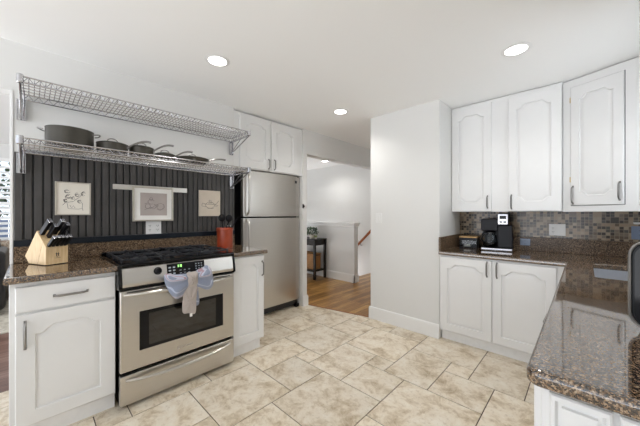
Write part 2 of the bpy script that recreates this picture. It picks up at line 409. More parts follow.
wl = MB()
wl.box(-2.93, -2.80, -0.08, 1.555, 0, CH)
wl.box(-2.93, -2.80, -4, -0.08, 2.105, CH)
wl.box(-3.6, -2.93, 1.435, 1.555, 0, CH)          # alcove side
wl.box(-3.72, -3.6, 1.435, 2.69, 0, CH)           # alcove back
wl.box(-3.6, -2.80, 2.585, 2.665, 0, CH)          # jamb beside the fridge
wl.box(-2.93, -2.80, 2.665, 5.3, 2.105, CH)       # header over the hall opening
struct('wall_left', wl, 'wall')
wb_ = MB()
wb_.box(-1.895, -1.07, 2.88, 5.3, 0, CH)
wb_.box(-1.07, 0.67, 3.53, 3.65, 0, CH)
struct('wall_back', wb_, 'wall')
wr = MB()
wr.box(0.55, 0.67, -2.4, 2.35, 0, CH); wr.box(0.55, 0.67, 2.95, 3.53, 0, CH)
wr.box(0.55, 0.67, 2.35, 2.95, 0, 1.12); wr.box(0.55, 0.67, 2.35, 2.95, 2.1, CH)
struct('wall_right', wr, 'wall')
wf = MB(); wf.box(-6.2, -1.8, 5.1, 5.2, -2, CH)
struct('wall_hall', wf, 'wall')
hwll = MB(); hwll.box(-6, -3.075, 4.13, 4.25, 0, 1.03)
struct('wall_stair', hwll, 'wall')
struct('wall_hall_end', MB().box(-6.2, -6.0, 1.3, 5.1, -2, CH), 'wall')
struct('wall_living', MB().box(-7.1, -3.72, 1.3, 1.4, 0, CH), 'wall')
lw = MB()
lw.box(-7.12, -7.0, -4, -2.2, 0, CH); lw.box(-7.12, -7.0, -0.19, 1.3, 0, CH)
lw.box(-7.12, -7.0, -2.2, -0.19, 0, 0.78); lw.box(-7.12, -7.0, -2.2, -0.19, 2.2, CH)
struct('wall_living_window', lw, 'wall')

# trims
bb = MB()
def base_run(mb, p, q, t, h, side):
    p = Vector((p[0], p[1], 0)); q = Vector((q[0], q[1], 0)); d = (q - p).normalized(); nrm = Vector((d.y, -d.x, 0)) * side
    mt = Matrix(((d.x, nrm.x, 0, p.x), (d.y, nrm.y, 0, p.y), (0, 0, 1, 0), (0, 0, 0, 1)))
    L = (q - p).length
    prof = [(0, 0), (t, 0), (t, h - 0.02), (t * 0.45, h), (0, h)]
    m3 = mt @ Matrix(((0, 0, 1, 0), (1, 0, 0, 0), (0, 1, 0, 0), (0, 0, 0, 1)))
    mb.prism(prof, 0, L, m3)
base_run(bb, (-1.912, 2.88), (-1.07, 2.88), 0.017, 0.143, 1)
base_run(bb, (-1.895, 2.863), (-1.895, 5.1), 0.017, 0.143, -1)
struct('baseboard_back', bb, 'trim')
b2 = MB(); base_run(b2, (-6, 4.13), (-3.058, 4.13), 0.017, 0.15, 1); base_run(b2, (-3.075, 4.113), (-3.075, 4.25), 0.017, 0.15, 1)
struct('baseboard_stair', b2, 'trim')
b3 = MB(); base_run(b3, (-2.80, 2.585), (-2.80, 2.68), 0.015, 0.143, 1); base_run(b3, (-2.785, 2.665), (-3.6, 2.665), 0.015, 0.143, 1)
struct('baseboard_left', b3, 'trim')
b4 = MB(); base_run(b4, (-2.80, -0.08), (-2.93, -0.08), 0.012, 0.143, -1)
struct('baseboard_living', b4, 'trim')
cp = MB(); cp.box(-6, -3.045, 4.095, 4.285, 1.075, 1.108, 0.006); cp.box(-6, -3.06, 4.11, 4.27, 1.03, 1.075, 0.012)
struct('trim_2', cp, 'trim')
struct('trim_3', MB().box(-2.94, -2.79, -0.095, -0.08, 0.14, 2.105, 0.003), 'trim')

# windows
w1 = struct('window_1', MB().box(0.6, 0.62, 2.35, 2.95, 1.12, 2.1), 'glass')
f = MB(); f.box(0.56, 0.66, 2.35, 2.39, 1.12, 2.1); f.box(0.56, 0.66, 2.91, 2.95, 1.12, 2.1); f.box(0.56, 0.66, 2.39, 2.91, 1.12, 1.16); f.box(0.56, 0.66, 2.39, 2.91, 2.06, 2.1)
build('window_frame', f, 'trim', w1)
w2 = struct('window_2', MB().box(-7.08, -7.07, -2.2, -0.19, 0.78, 2.2), 'glass')
f = MB()
for y in (-2.2, -1.55, -0.87, -0.235): f.box(-7.06, -6.96, y, y + 0.045, 0.78, 2.2, 0.004)
for z in (0.78, 1.42, 2.15): f.box(-7.06, -6.96, -2.2, -0.19, z, z + 0.05, 0.004)
build('window_frame', f, 'trim', w2)
f = MB()
z = 0.86
while z < 2.13:
    if not 1.40 < z < 1.49:
        for (ya, yb) in ((-2.15, -1.55), (-1.50, -0.87), (-0.82, -0.235)):
            f.box(-0.035, 0.035, ya, yb, -0.005, 0.005, mat=Matrix.Translation((-7.0, 0, z)) @ Matrix.Rotation(R(28), 4, 'Y'))
    z += 0.085
build('window_shutter', f, 'trim', w2)

# backsplash mosaic and granite upstands belong to the wall finish
struct('wall_back_tiles', MB().box(-1.07, 0.55, 3.518, 3.53, 1.03, 1.32), 'mosaic')

# ================================================================== WORKTOPS
def slab(poly, z0, z1, holes=(), bev=0.011):
    t = bmesh.new(); ed = []
    for lp in [poly] + list(holes):
        vs = [t.verts.new((p[0], p[1], z1)) for p in lp]
        ed += [t.edges.new((vs[i], vs[(i + 1) % len(vs)])) for i in range(len(vs))]
    bmesh.ops.triangle_fill(t, use_beauty=True, edges=ed, normal=(0, 0, 1))
    top = t.faces[:]
    ex = bmesh.ops.extrude_face_region(t, geom=top)
    nv = [v for v in ex['geom'] if isinstance(v, bmesh.types.BMVert)]
    bmesh.ops.translate(t, vec=(0, 0, z0 - z1), verts=nv)
    bmesh.ops.recalc_face_normals(t, faces=t.faces)
    be = [e for e in t.edges if len(e.link_faces) == 2 and abs(e.link_faces[0].normal.dot(e.link_faces[1].normal)) < 0.3 and abs(e.verts[0].co.z - e.verts[1].co.z) < 1e-4]
    bmesh.ops.bevel(t, geom=be, offset=bev, segments=3, affect='EDGES', profile=0.5)
    mb = MB(); mb.bm.free(); mb.bm = t; return mb
def arc(cx, cy, r, a0, a1, n=5): return [(cx + r * math.cos(R(a0 + (a1 - a0) * k / n)), cy + r * math.sin(R(a0 + (a1 - a0) * k / n))) for k in range(n + 1)]
WT = 0.898
outer = arc(-0.075, 0.855, 0.03, 180, 270) + [(0.55, 0.825), (0.55, 3.518), (-1.068, 3.518), (-1.068, 2.848), (-0.105, 2.848)]
hole = list(reversed(arc(0.075, 2.335, 0.03, 180, 270) + arc(0.40, 2.335, 0.03, 270, 360) + arc(0.40, 2.90, 0.03, 0, 90) + arc(0.075, 2.90, 0.03, 90, 180)))
wt = build('worktop', slab(outer, WT - 0.038, WT, [hole]), 'granite')
tag(wt, 'L-shaped speckled brown granite worktop around the sink, nearest the camera', 'worktop')
up = MB(); up.box(-1.068, 0.55, 3.498, 3.518, WT, 1.036, 0.003); up.box(-1.068, -1.048, 2.85, 3.498, WT, 1.036, 0.003)
build('upstand', up, 'granite_honed', wt)
wl1 = MB(); wl1 = slab([(-2.80, -0.098), (-2.17, -0.098), (-2.17, 0.392), (-2.80, 0.392)], 0.897, 0.935)
o = build('worktop', wl1, 'granite'); tag(o, 'short granite worktop under the knife block left of the range', 'worktop')
o = build('worktop', slab([(-2.80, 1.192), (-2.17, 1.192), (-2.17, 1.553), (-2.80, 1.553)], 0.897, 0.935), 'granite')
tag(o, 'small granite worktop holding the orange crock between range and fridge', 'worktop')
o = build('backsplash', MB().box(-2.80, -2.78, -0.078, 1.553, 0.935, 1.047, 0.002), 'granite_honed')
tag(o, 'low granite backsplash strip under the charcoal panelling behind the range', 'backsplash')

# charcoal panelling: boards with recessed grooves
pt = thing('wall_panelling', 'charcoal vertical grooved board panelling behind the range under the lower wire shelf', 'panelling', (-2.80, 0.745, 1.09))
bd = MB(); y = -0.075; k = 0
while y < 1.55:
    w = 0.034 if k % 2 else 0.040
    ye = min(y + w, 1.553)
    bd.box(-0.0, 0.014, y - 0.745, ye - 0.745, 0, 0.602, 0.003, 1); y += w + 0.0105; k += 1
build('boards', bd, 'bead', pt)
build('backing_board', MB().box(0.0, 0.005, -0.820, 0.807, 0.001, 0.601), 'groove', pt)
build('ledge', MB().box(0, 0.026, -0.822, 0.808, -0.043, 0.003, 0.004), 'ledge', pt)
build('top_rail', MB().box(0, 0.02, -0.80, 0.808, 0.602, 0.622, 0.003), 'chrome', pt)['label'] = 'thin silver rail along the top of the boards'

# ================================================================== CABINETS
def inset(pts, d):
    out = []; N = len(pts)
    for i in range(N):
        p0, p, p1 = Vector(pts[i - 1]), Vector(pts[i]), Vector(pts[(i + 1) % N])
        a = (p - p0).normalized(); b = (p1 - p).normalized()
        na = Vector((-a.y, a.x)); nb = Vector((-b.y, b.x)); m = na + nb
        k = m.dot(na); m = m / k if abs(k) > 0.2 else na
        out.append(tuple(p + m * d))
    return out
def panel_poly(w, h, style, mx, mz):
    x0, x1, zb, zt = mx, w - mx, mz, h - mz
    a = min(0.082, 0.28 * (x1 - x0)); d = min(0.040, a * 0.55)
    prof = [(0, d), (0.32 * a, d), (0.42 * a, 0.86 * d), (0.66 * a, 0.38 * d), (0.80 * a, 0.10 * d), (0.94 * a, 0)]
    top = [(x1 - u, zt - v) for u, v in prof] + [(x0 + u, zt - v) for u, v in reversed(prof)]
    if style == 'both': bot = [(x0 + u, zb + v) for u, v in prof] + [(x1 - u, zb + v) for u, v in reversed(prof)]
    else: bot = [(x0, zb), (x1, zb)]
    if style == 'plain': top = [(x1, zt), (x0, zt)]
    return bot + top
def door_mesh(x0, x1, z0, z1, style, mx=0.06, mz=0.062, t=0.019, y=0.0):
    """front at y-t, facing -y"""
    w, h = x1 - x0, z1 - z0; bm = bmesh.new()
    def P(p, yy): return bm.verts.new((x0 + p[0], yy, z0 + p[1]))
    e = 0.004
    rect_b = [(0, 0), (w, 0), (w, h), (0, h)]; rect_f = [(e, e), (w - e, e), (w - e, h - e), (e, h - e)]
    vb = [P(p, y) for p in rect_b]; vm = [P(p, y - t + e) for p in rect_b]; vf = [P(p, y - t) for p in rect_f]
    bm.faces.new(vb)
    for A, B in ((vb, vm), (vm, vf)):
        for i in range(4): bm.faces.new((A[i], A[(i + 1) % 4], B[(i + 1) % 4], B[i]))
    if style == 'flat': bm.faces.new(vf)
    else:
        P0, P1, P2, P3 = [panel_poly(w, h, style, mx + q, mz + q) for q in (0, 0.005, 0.012, min(0.036, 0.12 * w))]
        L = [[P(p, yy) for p in pl] for pl, yy in ((P0, y - t), (P1, y - t + 0.011), (P2, y - t + 0.011), (P3, y - t + 0.0005))]
        ed = [bm.edges.get((vf[i], vf[(i + 1) % 4])) for i in range(4)]
        n = len(P0); ed += [bm.edges.new((L[0][i], L[0][(i + 1) % n])) for i in range(n)]
        bmesh.ops.triangle_fill(bm, use_beauty=True, edges=ed, normal=(0, -1, 0))
        for A, B in zip(L, L[1:]):
            for i in range(n): bm.faces.new((A[i], A[(i + 1) % n], B[(i + 1) % n], B[i]))
        bm.faces.new(L[3])
    bmesh.ops.recalc_face_normals(bm, faces=bm.faces)
    mb = MB(); mb.bm.free(); mb.bm = bm; return mb
def pull(x, z, length, y, vertical=True, r=0.0068):
    mb = MB(); pts = []
    for k in range(11):
        s = -1 + 2 * k / 10; s = math.copysign(abs(s) ** 0.6, s); bow = 0.024 * (1 - abs(s) ** 9) + 0.002
        u = s * length / 2
        pts.append((x, y - bow, z + u) if vertical else (x + u, y - bow, z))
    mb.tube(pts, [r * (0.75 + 0.25 * (1 - abs(-1 + 2 * k / 10) ** 2)) for k in range(11)], 8)
    for s in (-1, 1):
        c = (x, y, z + s * length / 2) if vertical else (x + s * length / 2, y, z)
        mb.box(c[0] - 0.006, c[0] + 0.006, y - 0.006, y, c[2] - 0.008, c[2] + 0.008, 0.002)
    return mb
def cabinet(name, label, cat, loc, rz, w, depth, z0, z1, doors, toe=None, end_panels=(), carcass_mat='white'):
    t = thing(name, label, cat, loc, rz)
    b = MB()
    if name == 'sink_cabinet':
        b.box(0, w, 0, depth, z0, 0.62, 0.002, 1); b.box(0, w, 0, 0.9, 0.615, z1, 0.002, 1); b.box(0, 0.018, 0.9, depth, 0.615, z1); b.box(w - 0.018, w, 0.9, depth, 0.615, z1)
    else: b.box(0, w, 0, depth, z0, z1, 0.002, 1)
    build('body', b, carcass_mat, t)
    if toe: build('toe_kick', MB().box(toe[0], toe[1], toe[2], depth, 0.0, z0), 'toe', t)
    for d in doors:
        kind, x0, x1, a, b_, style = d[:6]
        mx = d[7] if len(d) > 7 else 0.06
        o = build(kind, door_mesh(x0, x1, a, b_, style, mx=mx, mz=d[8] if len(d) > 8 else 0.062), 'white', t)
        if d[6]:
            for hnd in (d[6] if isinstance(d[6], list) else [d[6]]):
                hx, hz, ln, vert = hnd
                build('handle', pull(hx, hz, ln, -0.019, vert), 'nickel', o)
    return t

cl = cabinet('base_cabinet', 'white base cabinet with one drawer over one door, left of the range', 'cabinet', (-2.215, -0.078, 0), 90, 0.463, 0.583, 0.1, 0.896,
        [('drawer', 0.022, 0.460, 0.735, 0.872, 'flat', (0.246, 0.803, 0.145, False)),
         ('door', 0.022, 0.460, 0.112, 0.722, 'top', (0.059, 0.612, 0.142, True), 0.075, 0.075)], toe=(0, 0.463, 0.03))
cabinet('base_cabinet', 'narrow white base cabinet with arched door between the range and fridge', 'cabinet', (-2.215, 1.199, 0), 90, 0.334, 0.583, 0.1, 0.896,
        [('door', 0.012, 0.332, 0.108, 0.885, 'top', (0.309, 0.76, 0.13, True), 0.06, 0.075)], toe=(0, 0.318, 0.03))
cabinet('base_cabinet', 'white two-door base cabinet under the coffee maker on the back wall', 'cabinet', (-1.065, 2.875, 0), 0, 0.965, 0.64, 0.1, 0.859,
        [('door', 0.016, 0.460, 0.115, 0.845, 'top', (0.425, 0.768, 0.13, True), 0.065, 0.07),
         ('door', 0.470, 0.905, 0.115, 0.845, 'top', (0.503, 0.768, 0.13, True), 0.065, 0.07)], toe=(0, 0.965, 0.055))
# run along the right wall: its end faces the camera, its fronts face -x
en = cabinet('sink_cabinet', 'white sink cabinet run whose panelled end stands at bottom right', 'cabinet', (-0.078, 0.870, 0), 0, 0.625, 1.975, 0.1, 0.859,
        [('end_panel', 0.017, 0.121, 0.12, 0.846, 'plain', None, 0.010, 0.014), ('end_panel', 0.132, 0.245, 0.12, 0.846, 'plain', None, 0.010, 0.014), ('end_panel', 0.256, 0.40, 0.12, 0.846, 'plain', None, 0.010, 0.014)], toe=(0.05, 0.625, 0.04))
for (ya, yb, hy) in ((0.02, 0.45, 0.39), (0.46, 0.90, 0.52), (0.91, 1.34, 1.28), (1.35, 1.78, 1.41)):
    dm = door_mesh(-yb, -ya, 0.12, 0.846, 'top', t=0.016)
    bmesh.ops.transform(dm.bm, matrix=Matrix.Rotation(R(-90), 4, 'Z'), verts=dm.bm.verts)
    d_ = build('door', dm, 'white', en)
    pm = pull(-hy, 0.66 if hy == 1.28 else 0.72, 0.12, -0.016, True) if hy != 1.28 else MB().tube([(-1.12, -0.016, 0.72), (-1.12, -0.07, 0.71), (-1.12, -0.085, 0.665), (-1.12, -0.07, 0.62), (-1.12, -0.016, 0.61)], 0.008, 8); bmesh.ops.transform(pm.bm, matrix=Matrix.Rotation(R(-90), 4, 'Z'), verts=pm.bm.verts)
    build('handle', pm, 'nickel', d_)

# wall cabinets
cabinet('wall_cabinet', 'white two-door wall cabinet above the coffee maker', 'cabinet', (-1.068, 3.238, 0), 0, 0.925, 0.275, 1.293, 2.432,
        [('door', 0.003, 0.385, 1.297, 2.405, 'both', (0.352, 1.393, 0.12, True), 0.068, 0.09),
         ('door', 0.528, 0.920, 1.297, 2.405, 'both', (0.555, 1.387, 0.13, True), 0.068, 0.09)])
rz3 = math.degrees(math.atan2(-0.168, 0.418))
c3 = thing('corner_wall_cabinet', 'single-door white wall cabinet set at an angle in the right corner', 'cabinet', (-0.141, 3.272, 0), rz3)
m3 = Matrix.Rotation(R(-rz3), 4, 'Z')
body = MB()
def w2l(x, y):
    v = m3 @ Vector((x + 0.141, y - 3.272, 0)); return (v.x, v.y)
body.prism([(0, 0), (0.451, 0), w2l(0.53, 3.10), w2l(0.53, 3.515), w2l(-0.135, 3.515)], 1.29, 2.43, bev=0.002, seg=1)
build('body', body, 'white', c3)
d_ = build('door', door_mesh(0.061, 0.389, 1.345, 2.362, 'both', mx=0.058, mz=0.08, t=0.014), 'white', c3)
build('handle', pull(0.368, 1.447, 0.135, -0.014), 'nickel', d_)
build('handle', pull(0.079, 1.433, 0.145, -0.014), 'nickel', d_)
for z in (1.545, 2.235): build('hinge', MB().tube([(0.057, -0.006, z), (0.057, -0.006, z + 0.045)], 0.005), 'brass', d_)
gp = MB()
gp.box(0.0565, 0.0605, -0.0012, 0, 1.341, 2.366); gp.box(0.3895, 0.3935, -0.0012, 0, 1.341, 2.366); gp.box(0.0565, 0.3935, -0.0012, 0, 2.3625, 2.366); gp.box(0.0565, 0.3935, -0.0012, 0, 1.341, 1.3445)
build('door_reveal', gp, 'slot', c3)
cabinet('wall_cabinet', 'white wall cabinet on the right wall, only its edge at the frame side', 'cabinet', (0.231, 2.285, 0), -90, 1.2, 0.33, 1.31, 2.435,
        [('door', 0.004, 0.40, 1.315, 2.42, 'both', None), ('door', 0.405, 0.80, 1.315, 2.42, 'both', (0.44, 1.40, 0.12, True)), ('door', 0.805, 1.196, 1.315, 2.42, 'both', None)])
cabinet('wall_cabinet', 'white two-door wall cabinet above the stainless fridge', 'cabinet', (-2.812, 1.557, 0), 90, 1.026, 0.5, 1.79, 2.425,
        [('door', 0.070, 0.487, 1.80, 2.41, 'both', (0.457, 1.878, 0.115, True), 0.07, 0.08),
         ('door', 0.502, 0.925, 1.80, 2.41, 'both', (0.545, 1.880, 0.12, True), 0.07, 0.08)])

# ================================================================== RANGE
rg = thing('gas_range', 'stainless gas range with black cooktop between the two left base cabinets', 'range', (-2.80, 0.792, 0), 90)
# local: x along the wall, y 0 = wall, front at y = -0.66
hw_ = 0.397
build('body', MB().box(-hw_ + 0.003, hw_ - 0.003, -0.615, -0.02, 0.03, 0.925, 0.003), 'black', rg)
ct = MB(); ct.box(-hw_ - 0.006, hw_ + 0.006, -0.655, -0.03, 0.925, 0.947, 0.008)
ct.box(-hw_ - 0.008, hw_ + 0.008, -0.060, -0.025, 0.947, 0.965, 0.006)
build('cooktop', ct, 'black', rg)
# slanted control panel
cpn = MB()
cpn.prism([(-0.615, 0.795), (-0.668, 0.795), (-0.672, 0.815), (-0.650, 0.915), (-0.615, 0.925)], -hw_ + 0.012, hw_ - 0.012, Matrix(((0, 0, 1, 0), (1, 0, 0, 0), (0, 1, 0, 0), (0, 0, 0, 1))), 0.002)
cp_o = build('control_panel', cpn, 'steel', rg)
ed = MB()
for s in (-1, 1):
    ed.prism([(-0.610, 0.775), (-0.674, 0.785), (-0.677, 0.812), (-0.652, 0.930), (-0.610, 0.935)], s * hw_ - 0.010, s * hw_ + 0.006 if s > 0 else s * hw_ + 0.012, Matrix(((0, 0, 1, 0), (1, 0, 0, 0), (0, 1, 0, 0), (0, 0, 0, 1))), 0.003)
ed.box(-hw_, hw_, -0.665, -0.60, 0.778, 0.796, 0.003)
build('panel_trim', ed, 'black', cp_o)
# plane of the slanted face
pa = Vector((0, -0.672, 0.815)); pb = Vector((0, -0.650, 0.915)); fu = (pb - pa).normalized(); fn = Vector((0, -fu.z, fu.y)).normalized()
FM = Matrix(((1, 0, fn.x, 0), (0, fu.y, fn.y, pa.y), (0, fu.z, fn.z, pa.z), (0, 0, 0, 1)))  # (x, along slope, out)
kb = MB(); kb.lathe([(0, 0.032), (0.017, 0.032), (0.019, 0.028), (0.020, 0.006), (0.026, 0.004), (0.026, 0), (0, 0)], (0, 0, 0), 20, FM @ Matrix.Translation((-0.180, 0.062, 0.0)))
kb.box(-0.003, 0.003, -0.018, 0.018, 0.03, 0.038, 0.001, mat=FM @ Matrix.Translation((-0.180, 0.062, 0)))
build('knob', kb, 'blackplastic', cp_o)
dp = build('display', MB().box(-0.122, 0.145, 0.012, 0.099, -0.001, 0.004, 0.004, mat=FM), 'black', cp_o)
b1, b2_, bt = MB(), MB(), MB()
for i in range(3):
    for j in range(4): b1.box(0.075 + i * 0.021, 0.084 + i * 0.021, 0.022 + j * 0.018, 0.028 + j * 0.018, 0.004, 0.005, mat=FM)
    for j in range(2): b2_.box(-0.040 + i * 0.030, -0.026 + i * 0.030, 0.024 + j * 0.020, 0.028 + j * 0.020, 0.004, 0.005, mat=FM)
for i in range(2):
    for j in range(3): bt.box(-0.112 + i * 0.028, -0.096 + i * 0.028, 0.024 + j * 0.022, 0.034 + j * 0.022, 0.004, 0.005, mat=FM)
for q_ in (b1, b2_, bt): build('keypad', q_, 'buttons', dp)
# seven-segment digits 3 8
dg = MB()
def seg7(cx, cz, segs, w=0.009, h=0.016):
    q = 0.0022
    S = {'a': (-w / 2, w / 2, h / 2 - q, h / 2), 'g': (-w / 2, w / 2, -q / 2, q / 2), 'd': (-w / 2, w / 2, -h / 2, -h / 2 + q), 'b': (w / 2 - q, w / 2, 0, h / 2), 'c': (w / 2 - q, w / 2, -h / 2, 0), 'f': (-w / 2, -w / 2 + q, 0, h / 2), 'e': (-w / 2, -w / 2 + q, -h / 2, 0)}
    for k in segs:
        x0, x1, z0, z1 = S[k]; dg.box(cx + x0, cx + x1, cz + z0, cz + z1, 0.004, 0.0052, mat=FM)
seg7(-0.046, 0.078, 'abgcd'); seg7(-0.028, 0.078, 'abcdefg')
build('digits', dg, 'digits', dp)
# door
dr = MB(); dr.box(-hw_ + 0.001, hw_ - 0.001, -0.66, -0.617, 0.243, 0.772, 0.008, 3)
door = build('oven_door', dr, 'steel', rg)
wn = MB()
wn.prism([(-0.290, 0.362), (0.298, 0.362), (0.298, 0.622), (-0.290, 0.622)], -0.001, 0.003, Matrix(((1, 0, 0, 0), (0, 0, -1, -0.66), (0, 1, 0, 0), (0, 0, 0, 1))), 0.002)
win = build('oven_window', wn, 'black', door)
build('window_glass', MB().box(-0.235, 0.235, -0.6645, -0.662, 0.385, 0.600, 0.0008), 'glassdark', win)
hd = MB(); pts = []
for k in range(21):
    s = -1 + 2 * k / 20; pts.append((s * 0.372, -0.662 - 0.055 * (1 - abs(s) ** 4), 0.745 + 0.0 * s))
hd.tube(pts, [0.011 + 0.004 * (1 - abs(-1 + 2 * k / 20)) for k in range(21)], 10)
build('handle', hd, 'steel', door)
vt = MB(); vt.box(-0.36, 0.36, -0.6615, -0.65, 0.756, 0.763, 0.001)
build('vent_slot', vt, 'blackmatte', door)
lg = MB(); lg.box(-0.052, -0.034, -0.6618, -0.66, 0.288, 0.306, 0.0005)
for k in range(9): lg.box(-0.024 + k * 0.0095, -0.018 + k * 0.0095, -0.6615, -0.66, 0.292, 0.302)
build('badge', lg, 'chrome', door)
dw = MB(); dw.box(-hw_ + 0.001, hw_ - 0.001, -0.66, -0.617, 0.03, 0.222, 0.007, 3)
dwr = build('drawer', dw, 'steel', rg)
hd = MB(); pts = []
for k in range(21):
    s = -1 + 2 * k / 20; pts.append((s * 0.365, -0.660 - 0.05 * (1 - abs(s) ** 3), 0.190 - 0.012 * (1 - s * s)))
hd.tube(pts, [0.009 + 0.006 * (1 - abs(-1 + 2 * k / 20)) for k in range(21)], 10)
build('handle', hd, 'steel', dwr)
for x in (-0.34, 0.34):
    for y in (-0.58, -0.08): build('foot', MB().lathe([(0, 0.03), (0.014, 0.03), (0.018, 0.0), (0, 0)], (x, y, 0), 12), 'blackmatte', rg)
# burners and grates
for (x, y, r) in ((-0.25, -0.47, 0.045), (-0.25, -0.20, 0.036), (0.25, -0.47, 0.040), (0.25, -0.20, 0.045), (0, -0.335, 0.034)):
    b = MB(); b.lathe([(0, 0.018), (r, 0.016), (r, 0.010), (r * 1.15, 0.009), (r * 1.3, 0.0), (0, 0)], (x, y, 0.947), 20)
    build('burner', b, 'iron', rg)
for gx in (-0.255, 0.0, 0.255):
    g = MB(); W = 0.118; z = 0.972
    for x in (-W, W): g.box(gx + x - 0.006, gx + x + 0.006, -0.60, -0.09, z - 0.012, z, 0.003)
    for y in (-0.60, -0.345, -0.09): g.box(gx - W, gx + W, y - 0.006, y + 0.006, z - 0.012, z, 0.003)
    for y in (-0.47, -0.20):
        g.box(gx - W, gx - 0.03, y - 0.005, y + 0.005, z - 0.008, z + 0.006, 0.003); g.box(gx + 0.03, gx + W, y - 0.005, y + 0.005, z - 0.008, z + 0.006, 0.003)
        for s in (-1, 1): g.box(gx - 0.005, gx + 0.005, y + s * 0.03, y + s * 0.125, z - 0.008, z + 0.006, 0.003)
    for x in (-W, W):
        for y in (-0.59, -0.345, -0.10): g.box(gx + x - 0.007, gx + x + 0.007, y - 0.007, y + 0.007, 0.946, z - 0.01, 0.002)
    build('grate', g, 'iron', rg)

# cloth bow tied on the oven handle (world coordinates y,z; hangs in front of the handle)
bow = thing('bow_towel', 'blue striped cloth tied in a bow on the oven door handle', 'towel', (-2.066, 0.812, 0.79))
def puff(outline, thick, base, pleat=0.0, n=6, cen=None, xoff=0.0):
    pts = [Vector((0, p[0] - 0.812, p[1] - 0.79)) for p in outline]
    # smooth closed outline
    sm = []; N = len(pts)
    for i in range(N):
        p0, p1, p2, p3 = pts[i - 1], pts[i], pts[(i + 1) % N], pts[(i + 2) % N]
        for k in range(5):
            t = k / 5
            sm.append(0.5 * ((2 * p1) + (p2 - p0) * t + (2 * p0 - 5 * p1 + 4 * p2 - p3) * t * t + (3 * p1 - p0 - 3 * p2 + p3) * t ** 3))
    c = sum(sm, Vector()) / len(sm)
    foc = Vector((0, cen[0] - 0.812, cen[1] - 0.79)) if cen else c
    mb = MB(); bm = mb.bm
    for side in (1, -1):
        rings = []
        for j in range(n + 1):
            s = j / n; ring = []
            for i, p in enumerate(sm):
                q = c + (p - c) * (1 - s)
                ang = math.atan2((q - foc).z, (q - foc).y)
                x = thick * math.sin(math.pi / 2 * min(1, s * 1.3)) ** 0.7 if s > 0 else 0
                x += pleat * math.sin(ang * 9) * min(1, s * 3)
                ring.append(Vector((base + xoff + side * x, q.y, q.z)))
            rings.append(ring)
        vr = [[bm.verts.new(v) for v in r] for r in rings[:-1]]; cv = bm.verts.new(rings[-1][0])
        L = len(sm)
        for A, B in zip(vr, vr[1:]):
            for i in range(L): bm.faces.new((A[i], A[(i + 1) % L], B[(i + 1) % L], B[i]))
        for i in range(L): bm.faces.new((vr[-1][i], vr[-1][(i + 1) % L], cv))
    bmesh.ops.remove_doubles(bm, verts=bm.verts, dist=0.0002); bmesh.ops.recalc_face_normals(bm, faces=bm.faces)
    return mb
build('bow_loop', puff([(0.636, 0.862), (0.629, 0.816), (0.664, 0.726), (0.712, 0.676), (0.773, 0.709), (0.795, 0.777), (0.785, 0.838), (0.701, 0.848)], 0.022, 0.002, 0.008, cen=(0.83, 0.80)), 'towel', bow, 80)
build('bow_loop', puff([(0.843, 0.849), (0.885, 0.868), (0.921, 0.884), (0.960, 0.838), (0.973, 0.735), (0.934, 0.696), (0.878, 0.722), (0.843, 0.753)], 0.022, 0.002, 0.008, cen=(0.80, 0.80)), 'towel', bow, 80)
build('bow_knot', puff([(0.776, 0.845), (0.812, 0.850), (0.853, 0.845), (0.856, 0.80), (0.852, 0.747), (0.815, 0.742), (0.784, 0.747), (0.776, 0.80)], 0.032, 0.0, 0.003), 'towelband', bow, 80)
build('tail', puff([(0.770, 0.750), (0.752, 0.70), (0.745, 0.576), (0.790, 0.556), (0.836, 0.546), (0.843, 0.65), (0.846, 0.750)], 0.008, 0.006, 0.003), 'towelband', bow, 80)
build('tail', puff([(0.815, 0.750), (0.838, 0.66), (0.842, 0.596), (0.870, 0.604), (0.866, 0.68), (0.856, 0.750)], 0.007, -0.010, 0.002), 'towel', bow, 80)
build('care_tag', MB().box(0.005, 0.008, -0.016, 0.002, -0.262, -0.238, 0.001), 'mat', bow)

# ================================================================== FRIDGE
fr = thing('refrigerator', 'stainless top-freezer refrigerator in the alcove beside the hall opening', 'refrigerator', (-3.50, 2.135, 0), 90)
# local y 0 = back, front of doors -0.67
build('body', MB().box(-0.432, 0.432, -0.59, 0, 0.03, 1.765, 0.01), 'black', fr)
build('kick_grille', MB().box(-0.42, 0.42, -0.62, -0.58, 0.02, 0.105, 0.006), 'blackmatte', fr)
for x in (-0.40, 0.40): build('foot', MB().box(x - 0.03, x + 0.03, -0.655, -0.60, 0.0, 0.045, 0.008), 'blackplastic', fr)
def fdoor(name, z0, z1):
    mb = MB(); n = 12; poly = []
    W = 0.4355
    for k in range(n + 1):
        s = -1 + 2 * k / n; poly.append((s * W, -0.655 - 0.017 * (1 - s * s) - (0.0 if abs(s) < 1 else -0.008)))
    poly += [(W, -0.595), (-W, -0.595)]
    mb.prism(poly, z0, z1, bev=0.004)
    return build(name, mb, 'steel', fr)
fd = fdoor('freezer_door', 1.238, 1.78); rd = fdoor('fridge_door', 0.108, 1.222)
def fhandle(z0, z1, par):
    mb = MB(); pts = []
    for k in range(17):
        s = k / 16; z = z0 + (z1 - z0) * s; e = min(s, 1 - s) * (z1 - z0)
        pts.append((-0.395, -0.664 - 0.052 * min(1, (e / 0.06)) ** 0.6, z))
    mb.tube(pts, 0.012, 10)
    build('handle', mb, 'steel', par)
fhandle(1.255, 1.755, fd); fhandle(0.55, 1.205, rd)
build('badge', MB().box(0.345, 0.375, -0.668, -0.655, 1.685, 1.72, 0.002), 'blackmatte', fd)
build('hinge_cover', MB().box(0.33, 0.42, -0.655, -0.58, 1.766, 1.785, 0.004), 'blackplastic', fr)

